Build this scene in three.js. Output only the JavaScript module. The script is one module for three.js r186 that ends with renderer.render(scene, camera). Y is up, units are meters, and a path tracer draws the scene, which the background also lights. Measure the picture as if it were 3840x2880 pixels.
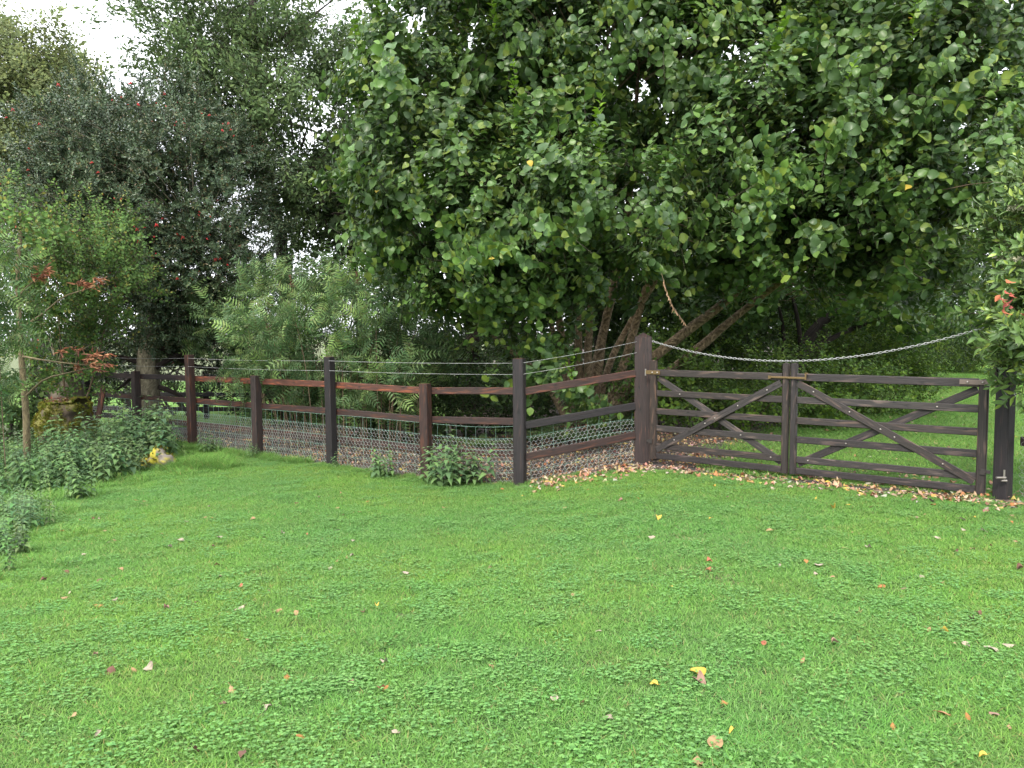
import * as THREE from 'three';
import { mergeGeometries } from 'three/addons/utils/BufferGeometryUtils.js';
import { ImprovedNoise } from 'three/addons/math/ImprovedNoise.js';

// ---------- camera, sky, sun, exposure ----------
const scene = new THREE.Scene();
const camera = new THREE.PerspectiveCamera(53.66, 4 / 3, 0.05, 900);
camera.rotation.order = 'YXZ';
camera.position.set(0, 1.5, 0);
camera.rotation.set(THREE.MathUtils.degToRad(-4.1), 0, -0.0091);
scene.add(camera);
const renderer = new THREE.WebGLRenderer({ antialias: true });
renderer.setSize(1024, 768);
renderer.toneMapping = THREE.LinearToneMapping;
renderer.toneMappingExposure = 3.6;
renderer.shadowMap.enabled = true;
const perlin = new ImprovedNoise();
const noise = (x, y = 0, z = 0) => perlin.noise(x + 31.7, y + 12.3, z + 7.9);
function makeRng(seed) { let a = seed >>> 0; return () => { a = (a + 0x6D2B79F5) | 0; let t = Math.imul(a ^ (a >>> 15), 1 | a); t = (t + Math.imul(t ^ (t >>> 7), 61 | t)) ^ t; return ((t ^ (t >>> 14)) >>> 0) / 4294967296; }; }
{ // an overcast sky: white cloud, brighter towards the zenith, with soft cloud structure all round
  const W = 512, H = 256, d = new Float32Array(W * H * 4);
  for (let j = 0; j < H; j++) for (let i = 0; i < W; i++) {
    const el = ((j + 0.5) / H - 0.5) * Math.PI, az = (i + 0.5) / W * Math.PI * 2, s = Math.max(0, Math.sin(el));
    const dx = Math.cos(el) * Math.cos(az), dy = Math.sin(el), dz = Math.cos(el) * Math.sin(az);
    const c = noise(dx * 2.2, dy * 4, dz * 2.2) * 0.10 + noise(dx * 5, dy * 9, dz * 5) * 0.05;
    const L = el < 0 ? 0.35 : 0.62 + 0.62 * s + c, blue = 0.02 - c * 0.25, k = (j * W + i) * 4;
    d[k] = L * (0.985 - blue); d[k + 1] = L * 1.0; d[k + 2] = L * (1.03 + blue); d[k + 3] = 1;
  }
  const t = new THREE.DataTexture(d, W, H, THREE.RGBAFormat, THREE.FloatType);
  t.mapping = THREE.EquirectangularReflectionMapping; t.magFilter = t.minFilter = THREE.LinearFilter; t.needsUpdate = true;
  scene.background = t; scene.environment = t;
}
const sun = new THREE.DirectionalLight(0xfff6ea, 1.4);
sun.position.set(-9, 24, 12); sun.target.position.set(0, 0, -9); sun.castShadow = true;
sun.shadow.radius = 30; sun.shadow.mapSize.set(2048, 2048);
Object.assign(sun.shadow.camera, { left: -25, right: 25, top: 25, bottom: -25, near: 1, far: 80 });
scene.add(sun, sun.target);

const D = {
  hazel: [[-0.95,4.06,-11.2,1.44,2.05,1.5],[-0.28,5.71,-12,1.76,1.61,1.8],[1.61,5.48,-11.8,2.38,1.87,1.8],[1.12,3.11,-9.9,1.15,0.79,1],[0.11,3.01,-10.4,1.27,0.95,1.1],[-1.15,3.14,-10.8,0.96,0.82,1],[-0.5,2.06,-11.2,0.75,0.62,0.8],[0.51,2.24,-11,1.07,0.54,0.8],[3.7,4.96,-11.5,2.1,1.68,1.6],[3.78,3.79,-10.2,1.62,0.93,1.2],[5.46,4.67,-10.2,1.87,1.37,1.4],[5.34,3.28,-9.8,1.55,0.96,1.2],[4.45,3,-10.6,1.94,0.71,1.2],[3.45,2.63,-11.5,1.4,0.6,1],[5.63,2.39,-11,1.34,0.6,1],[2.49,7.33,-12,3.66,1.61,2],[5.84,6.69,-11,2.68,1.34,1.6],[0.72,7.07,-12,2.2,1.32,1.6],[0.64,0.6,-10.6,0.32,0.26,0.3],[0.1,1.31,-11,0.47,0.34,0.4]],
  hazelStems: [[[1.05,-0.21,-13],[0.92,0.88,-12.9],[0.73,1.96,-12.5],[0.34,3.14,-11.8],[-0.28,4.33,-11.5]],[[1.22,-0.22,-13.1],[1.15,1.03,-13],[1.11,2.2,-12.7],[0.94,3.41,-12.2],[0.64,5.28,-12]],[[1.36,-0.22,-13.1],[1.54,1.26,-13.1],[1.75,2.35,-12.8],[1.91,3.64,-12.3],[2,5.69,-12]],[[1.29,-0.21,-13],[1.3,1.43,-12.8],[1.38,2.62,-12.4],[1.47,4.04,-11.8],[1.38,5.69,-11.6]],[[1.51,-0.17,-13],[2.03,1.26,-13],[2.22,2.11,-12.7],[2.48,3.18,-12.2],[2.88,4.92,-11.8]],[[1.53,-0.2,-12.9],[2.07,0.72,-12.7],[2.73,1.38,-12.3],[3.36,1.92,-11.9],[4.17,2.89,-11.2],[5.03,3.92,-10.8]],[[1.64,-0.21,-13],[2.34,0.46,-13],[3.08,1.1,-12.8],[3.88,1.86,-12.4],[4.82,2.68,-11.8],[5.93,3.5,-11]],[[1.02,-0.19,-12.9],[0.49,0.71,-12.5],[-0.18,1.3,-12],[-0.87,2.01,-11.6],[-1.5,3.08,-11.2]],[[1.16,-0.23,-13.2],[0.67,1.59,-13],[0.13,2.65,-12.6],[-0.87,4.25,-12]],[[1.44,-0.24,-13.2],[1.74,0.93,-13.3],[2.49,2.36,-13],[3.7,4.3,-12.4]]],
  darkTree: [[5.87,2.64,-15,2.1,0.87,1.5],[7.95,2.2,-15.5,1.32,0.85,1.2],[4.47,2.14,-15.5,1.42,0.85,1.2]],
  darkStems: [[[5.5,0.19,-15],[5.72,0.96,-15],[6.05,1.51,-15],[6.79,2.09,-15],[7.77,2.72,-15]],[[5.73,0.96,-15],[5.63,1.65,-15],[5.42,2.47,-15]],[[5.81,1.01,-15],[6.62,1.41,-15],[7.25,1.63,-15]],[[5.43,0.17,-15.2],[5.41,1.56,-15.2],[5.12,2.48,-15.2]]],
  wood0: [[4.09,3.54,-18,2.86,3.08,2]],
  wood1: [[8.04,4.34,-20,3.66,3.66,2.5]],
  wood2: [[14.79,4.71,-23,3.23,3.65,2.5]],
  wood3: [[2.03,3.99,-18,2.64,3.29,2]],
  wood4: [[-1.06,4.27,-19,2.67,3.25,2]],
  wood5: [[-4.01,4.21,-20,2.07,1.95,2]],
  under0: [[2.58,0.41,-12.6,0.77,0.54,0.8]],
  under1: [[3.93,0.25,-13,0.95,0.48,0.8]],
  under2: [[5.61,0.29,-13.8,1.01,0.55,0.9]],
  under3: [[7.52,0.6,-15.5,0.85,0.57,1]],
  under4: [[18.61,0.61,-33,2.01,0.72,2]],
  under5: [[3.71,0.91,-15.8,1.45,0.67,1]],
  under6: [[7.94,1.24,-17.5,1.6,0.75,1.2]],
  under7: [[19.79,2.08,-30,2.2,1.65,2]],
  under8: [[2.03,0.42,-14.8,0.81,0.54,0.7]],
  under9: [[-0.88,0.36,-13.6,0.91,0.75,0.8]],
  under10: [[0.21,0.21,-14.2,0.78,0.61,0.8]],
  under11: [[-2.05,0.29,-13.6,0.75,0.5,0.7]],
  sorb: [[-5.28,1.74,-14.6,0.98,0.71,0.7],[-3.96,1.92,-13.6,1.08,0.66,0.9],[-2.61,1.88,-12.5,1.14,0.69,1],[-1.59,1.6,-11.9,0.83,0.73,0.8],[-3.07,1.13,-12.4,1.66,0.68,0.8],[-5.05,1.08,-14.4,0.53,0.7,0.5],[-3.94,0.6,-13,1.03,0.56,0.5],[-2.06,0.67,-11.8,0.94,0.5,0.6]],
  cherry: [[-5.75,8.06,-18,2.75,1.87,2.6],[-4.82,5.84,-17.5,1.6,1.6,2],[-6.85,7.69,-17.5,1.17,1.07,1.6],[-6.39,6.23,-17,1.24,1.14,1.5],[-4.39,7.7,-18.5,1.13,2.14,2],[-5.68,10.32,-18,2.42,1.98,2.5],[-4.23,4.6,-17.5,1.17,1.28,1.5],[-4.98,9.05,-18.4,1.68,1.35,2],[-6.5,9.02,-17.8,1.74,1.19,2],[-4.78,6.21,-19,1.51,2.32,2]],
  cherryStems: [[[-5.21,0.58,-18],[-5.35,3.2,-18],[-5.55,4.49,-18],[-5.71,5.45,-18],[-5.86,7.02,-18],[-5.88,9.1,-18],[-5.85,11.64,-18]],[[-5.68,5.45,-18],[-6.32,6.09,-17.6],[-7,6.82,-17.3],[-7.78,7.13,-17]],[[-5.84,6.92,-18],[-6.47,7.62,-17.6],[-7.15,8.22,-17.3]],[[-5.81,6.5,-18],[-4.95,6.28,-18],[-4.1,5.96,-18]],[[-5.87,7.86,-18],[-4.94,8.55,-18.2],[-4.11,9.25,-18.4]],[[-5.59,4.7,-18],[-4.7,4.85,-17.7],[-3.81,4.6,-17.5]],[[-5.54,4.59,-18],[-5.72,4.94,-17.6],[-5.86,5.5,-17.3],[-5.56,5.98,-17.2]]],
  holly: [[-7.16,5.1,-15.5,1.8,1.32,2],[-8.27,5.11,-15.5,1.13,1.23,1.6],[-6.23,4.13,-15.2,1.58,1.58,1.8],[-7.72,3.69,-15.2,1.67,1.39,1.8],[-5.64,2.94,-15.2,1.02,1.11,1.2],[-6.53,2.48,-14.9,1.45,0.91,1.3],[-8.78,4.42,-15.2,0.83,0.83,1.3],[-7.02,1.76,-14.9,1.27,0.55,1],[-8.05,1.55,-15.3,1.12,0.56,1],[-6.39,1.53,-15.8,0.96,0.58,0.9],[-7.29,3,-15.6,1.43,1.14,1.3],[-6.43,5.21,-16,1.27,1.17,1.4],[-8.45,0.96,-16.2,1.19,0.49,0.6],[-6.76,0.83,-16.4,1.1,0.5,0.6],[-9.2,1.12,-15.8,0.77,0.58,0.6]],
  hollyStems: [[[-7.23,-0.39,-15],[-7.19,0.94,-15],[-7.07,2.13,-15],[-7.27,3.5,-15.2],[-7.4,5.83,-15.5]],[[-7.1,1.86,-15],[-6.46,2.95,-15.2],[-5.73,4.05,-15.3]],[[-7.15,1.77,-15],[-7.93,2.96,-15.2],[-8.57,4.25,-15.3]],[[-7.15,0.76,-15],[-6.36,1.13,-14.8],[-5.65,1.3,-14.6]],[[-7.16,0.49,-15],[-6.67,0.3,-15],[-6.13,-0.08,-15]],[[-7.18,0.85,-15],[-7.72,1.05,-14.8],[-8.24,1.02,-14.6],[-8.46,0.8,-14.5]],[[-7.08,1.31,-15],[-6.4,0.83,-15.3],[-5.77,0.72,-15.6],[-5.28,0.41,-15.8]],[[-7.14,1.13,-15],[-7.88,0.54,-15.6],[-8.53,0.14,-15.9]],[[-7.09,1.49,-15],[-6.64,1.67,-15.5],[-6.01,1.48,-15.8],[-5.72,0.79,-16]]],
  far0: [[-23.83,11.72,-38,2.55,3.94,4],[-24.36,14.37,-38,1.85,2.32,3],[-23.57,8.14,-38,3.01,3.01,4]],
  far1: [[-24.35,14.04,-43,1.31,1.84,3],[-23.98,11.27,-43,1.84,2.62,4],[-24.89,8.49,-43,2.62,2.89,4]],
  rose: [[-6.96,2.72,-12.6,0.81,0.81,0.8],[-7.47,3.17,-12.6,0.85,0.54,0.9],[-6.52,2.34,-12.6,0.54,0.62,0.6],[-7.48,1.96,-12.4,0.79,0.79,0.8],[-7.57,2.67,-12,0.59,0.66,0.7],[-7.24,1.42,-13,0.56,0.4,0.5],[-7.93,1.15,-13.2,0.89,0.56,0.6]],
  sorbL: [[-6.69,2.28,-9.8,0.33,0.6,0.5],[-6.79,1.69,-9.6,0.38,0.59,0.6],[-6.98,0.64,-10.2,0.22,0.37,0.3]],
  darkL: [[-9.37,0.83,-14,1.03,0.94,1]],
  bush: [[4.79,2.13,-6.9,0.38,0.48,0.42],[4.81,1.59,-6.8,0.41,0.46,0.45],[4.68,1.12,-6.75,0.21,0.17,0.25],[4.83,2.62,-7.1,0.19,0.26,0.28],[5.1,1.83,-6.8,0.5,0.95,0.6]],
  sapling: [[[-7.11,-0.38,-11],[-7.08,0.3,-11],[-7.1,1.11,-11],[-7.1,1.71,-11],[-7.09,2.37,-11],[-7.01,2.97,-11]],[[-7.1,0.57,-11],[-6.73,0.84,-10.9],[-6.25,0.95,-10.7],[-5.76,1.05,-10.6]],[[-7.1,1.18,-11],[-6.56,1.11,-10.8],[-5.86,1.05,-10.6]],[[-7.1,1.58,-11],[-6.72,1.77,-10.9],[-6.26,2.02,-10.7],[-5.77,2.14,-10.6]],[[-7.1,2.04,-11],[-6.89,2.24,-11],[-6.62,2.36,-10.9]]],
  nettleBed: [[-6.72,-8.86],[-8.63,-11.42],[-7.76,-12.04],[-7.51,-12.89],[-6.28,-13.14],[-5.18,-11.89],[-5.01,-10.73],[-5.14,-9.71],[-5.34,-9.02],[-5.67,-8.59]],
  nettleLow: [[-6.41,-8.44],[-5.49,-8.48],[-4.95,-8.01],[-4.47,-6.97],[-4.03,-6.12],[-3.78,-5.48],[-4.25,-5.56]],
  fallen: [[-4.21,-8.37,'o'],[-4.10,-8.32,'t'],[-4.05,-8.15,'p'],[-3.69,-8.75,'g'],[-3.26,-8.01,'p'],[-3.08,-7.47,'t'],[-2.98,-7.42,'o'],[-3.19,-7.28,'p'],[-4.28,-7.40,'t'],[-4.13,-7.45,'p'],[-4.19,-7.46,'b'],[-4.20,-6.96,'o'],[-4.06,-6.89,'o'],[-3.79,-6.94,'t'],[-2.57,-7.37,'T'],[-2.24,-7.36,'t'],[-1.86,-7.91,'T'],[-1.61,-8.28,'O'],[-1.58,-7.71,'r'],[-1.71,-7.53,'b'],[-3.20,-6.81,'t'],[-3.51,-6.57,'t'],[-3.52,-6.49,'p'],[-2.91,-6.53,'P'],[-2.61,-6.65,'P'],[-2.09,-6.77,'p'],[-2.22,-6.63,'b'],[-1.86,-6.72,'r'],[-1.39,-6.48,'p'],[-2.90,-6.30,'p'],[-2.54,-6.31,'k'],[-3.49,-6.06,'p'],[-3.46,-5.81,'b'],[-3.29,-5.48,'B'],[-2.95,-5.59,'t'],[-2.27,-5.70,'T'],[-1.30,-5.96,'P'],[-1.32,-5.89,'t'],[-1.37,-5.55,'p'],[-1.37,-5.78,'t'],[-2.94,-5.28,'b'],[-3.35,-5.29,'b'],[-2.11,-5.33,'k'],[-1.86,-5.06,'r'],[-3.45,-5.09,'t'],[-1.64,-4.97,'t'],[-2.96,-4.94,'p'],[-2.93,-4.84,'t'],[-2.57,-4.78,'p'],[-2.61,-4.66,'O'],[-2.15,-4.59,'k'],[-2.01,-4.70,'b'],[-1.69,-4.57,'P'],[-1.44,-4.52,'T'],[-1.31,-4.45,'T'],[-0.91,-4.47,'b'],[-0.85,-4.59,'y'],[-2.14,-3.77,'k'],[-1.94,-3.54,'B'],[-1.88,-3.51,'k'],[-1.84,-3.56,'t'],[-1.78,-3.58,'P'],[-1.43,-3.98,'t'],[-1.27,-3.31,'T'],[-1.26,-3.17,'b'],[-1.07,-3.46,'o'],[-0.75,-3.38,'k'],[-0.60,-3.30,'r'],[-1.06,-3.14,'p'],[-1.65,-2.90,'p'],[-1.84,-3.05,'t'],[-1.21,-2.75,'b'],[-1.02,-2.73,'B'],[-0.84,-2.87,'o'],[1.27,-6.56,'Y'],[1.70,-6.44,'Y'],[1.10,-5.95,'P'],[1.18,-6.33,'g'],[2.05,-5.98,'T'],[2.25,-5.98,'p'],[2.69,-5.92,'t'],[2.94,-5.86,'o'],[3.24,-5.69,'P'],[3.16,-5.32,'b'],[2.43,-5.46,'T'],[2.60,-5.46,'p'],[3.32,-5.39,'t'],[3.21,-5.02,'o'],[1.36,-5.17,'r'],[1.30,-4.97,'r'],[2.00,-5.09,'O'],[2.05,-5.00,'P'],[1.96,-4.83,'p'],[1.79,-5.01,'p'],[2.03,-4.74,'t'],[2.26,-4.56,'O'],[2.37,-4.51,'k'],[2.67,-4.63,'t'],[2.60,-4.74,'p'],[0.99,-4.68,'y'],[1.01,-4.94,'k'],[3.32,-4.88,'B'],[2.46,-3.97,'K'],[2.15,-3.85,'t'],[2.22,-3.81,'y'],[2.18,-3.66,'T'],[2.23,-3.65,'p'],[2.31,-3.57,'P'],[2.42,-3.62,'P'],[1.25,-3.70,'r'],[1.60,-3.68,'k'],[1.36,-3.48,'t'],[0.83,-3.37,'Y'],[0.83,-3.29,'K'],[0.62,-3.28,'y'],[1.72,-2.95,'O'],[1.92,-2.94,'k'],[1.47,-2.85,'o'],[0.75,-2.75,'T'],[0.66,-2.63,'T'],[0.84,-2.84,'y'],[0.88,-3.09,'o'],[1.68,-2.62,'y'],[1.91,-2.83,'t'],[1.80,-2.92,'o'],[2.55,-4.06,'b'],[3.41,-8.12,'Y'],[3.63,-8.03,'P'],[2.92,-6.82,'Y'],[2.93,-7.25,'Y'],[3.61,-7.69,'y'],[3.83,-7.68,'p'],[4.13,-7.49,'y'],[2.39,-7.51,'o'],[2.90,-7.85,'P'],[2.53,-7.40,'g'],[2.33,-7.09,'t'],[2.03,-6.93,'t'],[2.10,-7.34,'k'],[2.43,-7.99,'r'],[2.13,-7.94,'y'],[3.12,-6.96,'y'],[3.27,-6.84,'t'],[3.85,-7.21,'y'],[4.34,-7.57,'y'],[4.46,-7.49,'p'],[3.87,-6.89,'O'],[3.58,-6.51,'t'],[3.46,-6.41,'k'],[4.24,-6.71,'p'],[3.93,-6.37,'y'],[3.78,-6.30,'P'],[4.92,-7.51,'G'],[4.61,-7.07,'Y'],[4.59,-6.86,'O'],[4.55,-7.22,'o'],[4.59,-7.35,'t'],[4.30,-6.45,'t'],[3.75,-5.57,'t'],[3.51,-5.48,'t'],[3.59,-5.95,'p'],[3.72,-5.90,'p'],[4.13,-6.19,'o'],[0.17,-3.17,'p'],[0.28,-3.12,'t'],[0.38,-2.97,'p'],[0.62,-3.27,'y'],[-0.79,-5.38,'P'],[-0.72,-5.05,'b'],[-0.64,-3.64,'p'],[-0.47,-2.89,'p'],[-0.58,-3.31,'o'],[-0.75,-3.38,'p'],[-0.11,-3.57,'t'],[0.46,-3.99,'p'],[-0.18,-5.54,'k'],[0.38,-4.68,'t'],[-0.67,-6.69,'b'],[-0.13,-9.04,'o'],[0.11,-8.38,'y'],[0.28,-8.80,'Y'],[0.83,-8.26,'o'],[1.07,-7.45,'k'],[1.25,-7.47,'o'],[0.78,-8.61,'t'],[-0.58,-9.55,'k'],[-1.24,-9.54,'p'],[-2.02,-8.78,'t'],[-2.21,-8.53,'b'],[-2.78,-9.04,'k'],[-2.36,-8.16,'b'],[0.51,-7.45,'t'],[0.01,-6.90,'b'],[-0.73,-7.90,'t']],
};

// ---------- helpers ----------
const V = (x, y, z) => new THREE.Vector3(x, y, z);
const UP = V(0, 1, 0), lerp = (a, b, t) => a + (b - a) * t, clamp = (x, a = 0, b = 1) => Math.min(b, Math.max(a, x));
const sst = (a, b, x) => { const t = clamp((x - a) / (b - a)); return t * t * (3 - 2 * t); };
const taken = new Map();
function numbered(name) { const n = taken.get(name) || 0; taken.set(name, n + 1); return n ? name + '_' + String(n).padStart(3, '0') : name; }
function tag(o, label, category, group, kind) { o.userData = { label, category }; if (group) o.userData.group = group; if (kind) o.userData.kind = kind; return o; }
function thing(name, label, category, pos = [0, 0, 0], turn = 0, group) {
  const o = new THREE.Group(); o.name = numbered(name); o.position.set(...pos); o.rotation.y = turn; tag(o, label, category, group); scene.add(o); return o;
}
function part(name, geo, mat, parent, kind) { const m = new THREE.Mesh(geo, mat); m.name = name; if (kind) m.userData.kind = kind; parent.add(m); return m; }
function single(name, geo, mat, label, category, pos, group) { const m = new THREE.Mesh(geo, mat); m.name = numbered(name); if (pos) m.position.set(...pos); tag(m, label, category, group); scene.add(m); return m; }
function structure(name, geo, mat) { const m = new THREE.Mesh(geo, mat); m.name = name; m.userData = { kind: 'structure' }; scene.add(m); return m; }
const mid = (a) => a.reduce((s, b) => s + b, 0) / a.length;
const gauss = (r) => (r() + r() + r() + r() - 2) * 0.87;

// height of the ground
function ground(x, z) {
  const Z = -z;
  let y = -0.024 * clamp(Z, 0, 10.5) - 0.01 * Math.max(0, Math.min(Z, 40) - 10.5);
  y -= 0.18 * (1 - sst(-0.5, 1.8, x)) * sst(1.5, 7, Z);
  y -= 0.03 * Math.max(0, Math.min(Z, 70) - 16) * sst(0, 5, -x);
  y -= 0.07 * Math.exp(-((x + 0.5) ** 2 + (Z - 9.7) ** 2) / 2.2);
  y += 0.2 * Math.exp(-((x - 1.4) ** 2 + (Z - 13.2) ** 2) / 3.0);
  return y;
}
const on = (x, z, h = 0) => [x, ground(x, z) + h, z];

// ---------- textures ----------
function dataTexture(n, fn, srgb = true) {
  const d = new Uint8Array(n * n * 4);
  for (let j = 0; j < n; j++) for (let i = 0; i < n; i++) { const c = fn(i / n, j / n), k = (j * n + i) * 4; for (let q = 0; q < 3; q++) d[k + q] = clamp(c[q]) * 255; d[k + 3] = 255; }
  const t = new THREE.DataTexture(d, n, n, THREE.RGBAFormat); t.wrapS = t.wrapT = THREE.RepeatWrapping; t.magFilter = THREE.LinearFilter; t.minFilter = THREE.LinearMipmapLinearFilter; t.generateMipmaps = true;
  if (srgb) t.colorSpace = THREE.SRGBColorSpace; t.needsUpdate = true; return t;
}
const wrapNoise = (u, v, fu, fv, o) => { // tileable noise
  const a = u * Math.PI * 2, b = v * Math.PI * 2; return noise(Math.cos(a) * fu + o, Math.sin(a) * fu + Math.cos(b) * fv, Math.sin(b) * fv + o * 1.7);
};
function woodTextures(stain, worn, wornAmount, seed) { // u runs along the grain, 1.2 m; v across, 0.3 m
  const rng = makeRng(seed), knots = Array.from({ length: 7 }, () => [rng(), rng(), 0.010 + rng() * 0.012]);
  const h = (u, v) => {
    let bend = 0, dark = 0;
    for (const [ku, kv, kr] of knots) { let du = Math.abs(u - ku), dv = Math.abs(v - kv); du = Math.min(du, 1 - du) * 1.2; dv = Math.min(dv, 1 - dv) * 0.3; const q = Math.hypot(du * 0.6, dv) / kr; bend += Math.exp(-q * 0.7) * 0.35; dark += Math.exp(-q * q * 1.3); }
    const grain = wrapNoise(u, v + bend * 0.1, 0.7, 9, seed) * 0.5 + wrapNoise(u, v, 1.6, 22, seed + 3) * 0.35 + wrapNoise(u, v, 4, 38, seed + 5) * 0.2;
    return [grain, dark];
  };
  const map = dataTexture(384, (u, v) => {
    const [gr, dk] = h(u, v), w = clamp(sst(0.05, 0.55, wrapNoise(u, v, 1.1, 1.6, seed + 9) + gr * 0.5 + wornAmount - 0.5)), m = clamp(0.9 + gr * 0.75 - dk * 0.5, 0.3, 1.5);
    return [0, 1, 2].map((q) => lerp(stain[q], worn[q], w) * m);
  });
  const bump = dataTexture(384, (u, v) => { const [gr, dk] = h(u, v); const x = 0.55 + gr * 0.55 - dk * 0.3; return [x, x, x]; }, false);
  return { map, bump };
}
const tDark = woodTextures([0.20, 0.165, 0.165], [0.32, 0.24, 0.215], 0.28, 2), tRed = woodTextures([0.31, 0.215, 0.185], [0.50, 0.32, 0.22], 0.44, 5), tGate = woodTextures([0.19, 0.17, 0.165], [0.35, 0.30, 0.275], 0.40, 8);
const woodMat = (t, color, rough = 0.62) => new THREE.MeshStandardMaterial({ map: t.map, bumpMap: t.bump, bumpScale: 0.004, roughness: rough, color });
const M = {
  postDark: [woodMat(tDark, 0xb0b0ba), woodMat(tDark, 0x9898a4), woodMat(tDark, 0xe6d2c8)],
  postBrown: woodMat(tRed, 0xa89d9c), postTop: woodMat(tRed, 0xe8d2bd, 0.8),
  railRed: woodMat(tRed, 0xffd9c0), railBrown: woodMat(tRed, 0xb8a8a4), railDark: woodMat(tDark, 0xe8dcdc), railMid: woodMat(tRed, 0x9d918f), railPale: woodMat(tRed, 0xcfc0bd),
  gate: [woodMat(tGate, 0xffffff), woodMat(tGate, 0xd9d3d8), woodMat(tGate, 0xeee2da)], gateWorn: woodMat(tGate, 0xffe6cf, 0.75),
  zinc: new THREE.MeshStandardMaterial({ color: 0xc4cac8, metalness: 0.55, roughness: 0.5 }),
  zincDull: new THREE.MeshStandardMaterial({ color: 0xa9aaa9, metalness: 0.4, roughness: 0.6 }),
  zincGreen: new THREE.MeshStandardMaterial({ color: 0x86aa9a, metalness: 0.2, roughness: 0.6 }),
  brass: new THREE.MeshStandardMaterial({ color: 0x6e5c3e, metalness: 0.6, roughness: 0.5 }),
  strap: new THREE.MeshStandardMaterial({ color: 0x6f625c, metalness: 0.3, roughness: 0.55 }),
  bolt: new THREE.MeshStandardMaterial({ color: 0x9c9690, metalness: 0.8, roughness: 0.4 }),
  ironDark: new THREE.MeshStandardMaterial({ color: 0x3a3634, metalness: 0.5, roughness: 0.6 }),
};
const barkTex = (a, b, fu, fv, seed) => { const f = (u, v) => wrapNoise(u, v, fu, fv, seed) * 0.6 + wrapNoise(u, v, fu * 3, fv * 2.5, seed + 4) * 0.4; return { map: dataTexture(256, (u, v) => { const k = clamp(0.5 + f(u, v) * 1.2); return [0, 1, 2].map((q) => lerp(a[q], b[q], k)); }), bump: dataTexture(256, (u, v) => { const k = 0.5 + f(u, v); return [k, k, k]; }, false) }; };
const barkMat = (t, color = 0xffffff, bump = 0.02) => new THREE.MeshStandardMaterial({ map: t.map, bumpMap: t.bump, bumpScale: bump, roughness: 0.9, color });
const bHazel = barkTex([0.33, 0.28, 0.21], [0.62, 0.54, 0.43], 0.9, 2.2, 11), bCherry = barkTex([0.20, 0.17, 0.16], [0.42, 0.37, 0.34], 6, 0.6, 13), bHolly = barkTex([0.36, 0.34, 0.28], [0.52, 0.50, 0.42], 1.5, 1.5, 15);
const BARK = { hazel: barkMat(bHazel), hazelDark: barkMat(bHazel, 0x8a8078), cherry: barkMat(bCherry), holly: barkMat(bHolly), dark: barkMat(bCherry, 0x9a9088), pale: barkMat(bHolly, 0xe8dcc4, 0.006), twig: new THREE.MeshStandardMaterial({ color: 0x6b5a48, roughness: 0.9 }), twigPale: new THREE.MeshStandardMaterial({ color: 0x8f8672, roughness: 0.9 }), twigGreen: new THREE.MeshStandardMaterial({ color: 0x5d6b38, roughness: 0.85 }) };

// ---------- shapes ----------
// a sawn timber with chamfered edges along +x from 0 to L, height h (y), thickness t (z); uv in grain metres
function timber(L, h, t, rng, { c = 0.006, wobble = 0.003, top = 0 } = {}) {
  const ring = [[-h / 2 + c, -t / 2], [h / 2 - c, -t / 2], [h / 2, -t / 2 + c], [h / 2, t / 2 - c], [h / 2 - c, t / 2], [-h / 2 + c, t / 2], [-h / 2, t / 2 - c], [-h / 2, -t / 2 + c]];
  const n = Math.max(2, Math.round(L / 0.35) + 1), pos = [], uv = [], idx = [], u0 = rng(), v0 = rng(), ph = rng() * 20;
  const per = [0]; for (let k = 0; k < 8; k++) { const a = ring[k], b = ring[(k + 1) % 8]; per.push(per[k] + Math.hypot(a[0] - b[0], a[1] - b[1])); }
  for (let i = 0; i < n; i++) { const x = L * i / (n - 1), wy = noise(x * 0.9, ph) * wobble * 2, wz = noise(x * 0.9, ph + 5) * wobble * 2; for (let k = 0; k <= 8; k++) { const [y, z] = ring[k % 8]; pos.push(x, y + wy, z + wz); uv.push(x / 1.2 + u0, per[k] / 0.3 + v0); } }
  for (let i = 0; i < n - 1; i++) for (let k = 0; k < 8; k++) { const a = i * 9 + k, b = a + 9; idx.push(a, a + 1, b, b, a + 1, b + 1); }
  for (const e of [0, 1]) { const base = pos.length / 3, x = e ? L + top : -top * 0; pos.push(x, 0, 0); uv.push(u0, v0); for (let k = 0; k <= 8; k++) { const [y, z] = ring[k % 8]; const o = (e ? (n - 1) * 9 : 0) + k; pos.push(pos[o * 3], pos[o * 3 + 1], pos[o * 3 + 2]); uv.push(u0 + z / 1.2, v0 + y / 0.3); } for (let k = 0; k < 8; k++) e ? idx.push(base, base + 1 + k, base + 2 + k) : idx.push(base, base + 2 + k, base + 1 + k); }
  const g = new THREE.BufferGeometry(); g.setAttribute('position', new THREE.Float32BufferAttribute(pos, 3)); g.setAttribute('uv', new THREE.Float32BufferAttribute(uv, 2)); g.setIndex(idx);
  const f = g.toNonIndexed(); f.computeVertexNormals(); return f;
}
const stand = (g) => g.rotateZ(Math.PI / 2); // timber along +y
function beamBetween(a, b, h, t, rng, opt) { // timber from a to b, its height upright
  const d = b.clone().sub(a), g = timber(d.length(), h, t, rng, opt); const x = d.clone().normalize(), z = V().crossVectors(x, UP).normalize(), y = V().crossVectors(z, x);
  return g.applyMatrix4(new THREE.Matrix4().makeBasis(x, y, z).setPosition(a));
}
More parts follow.
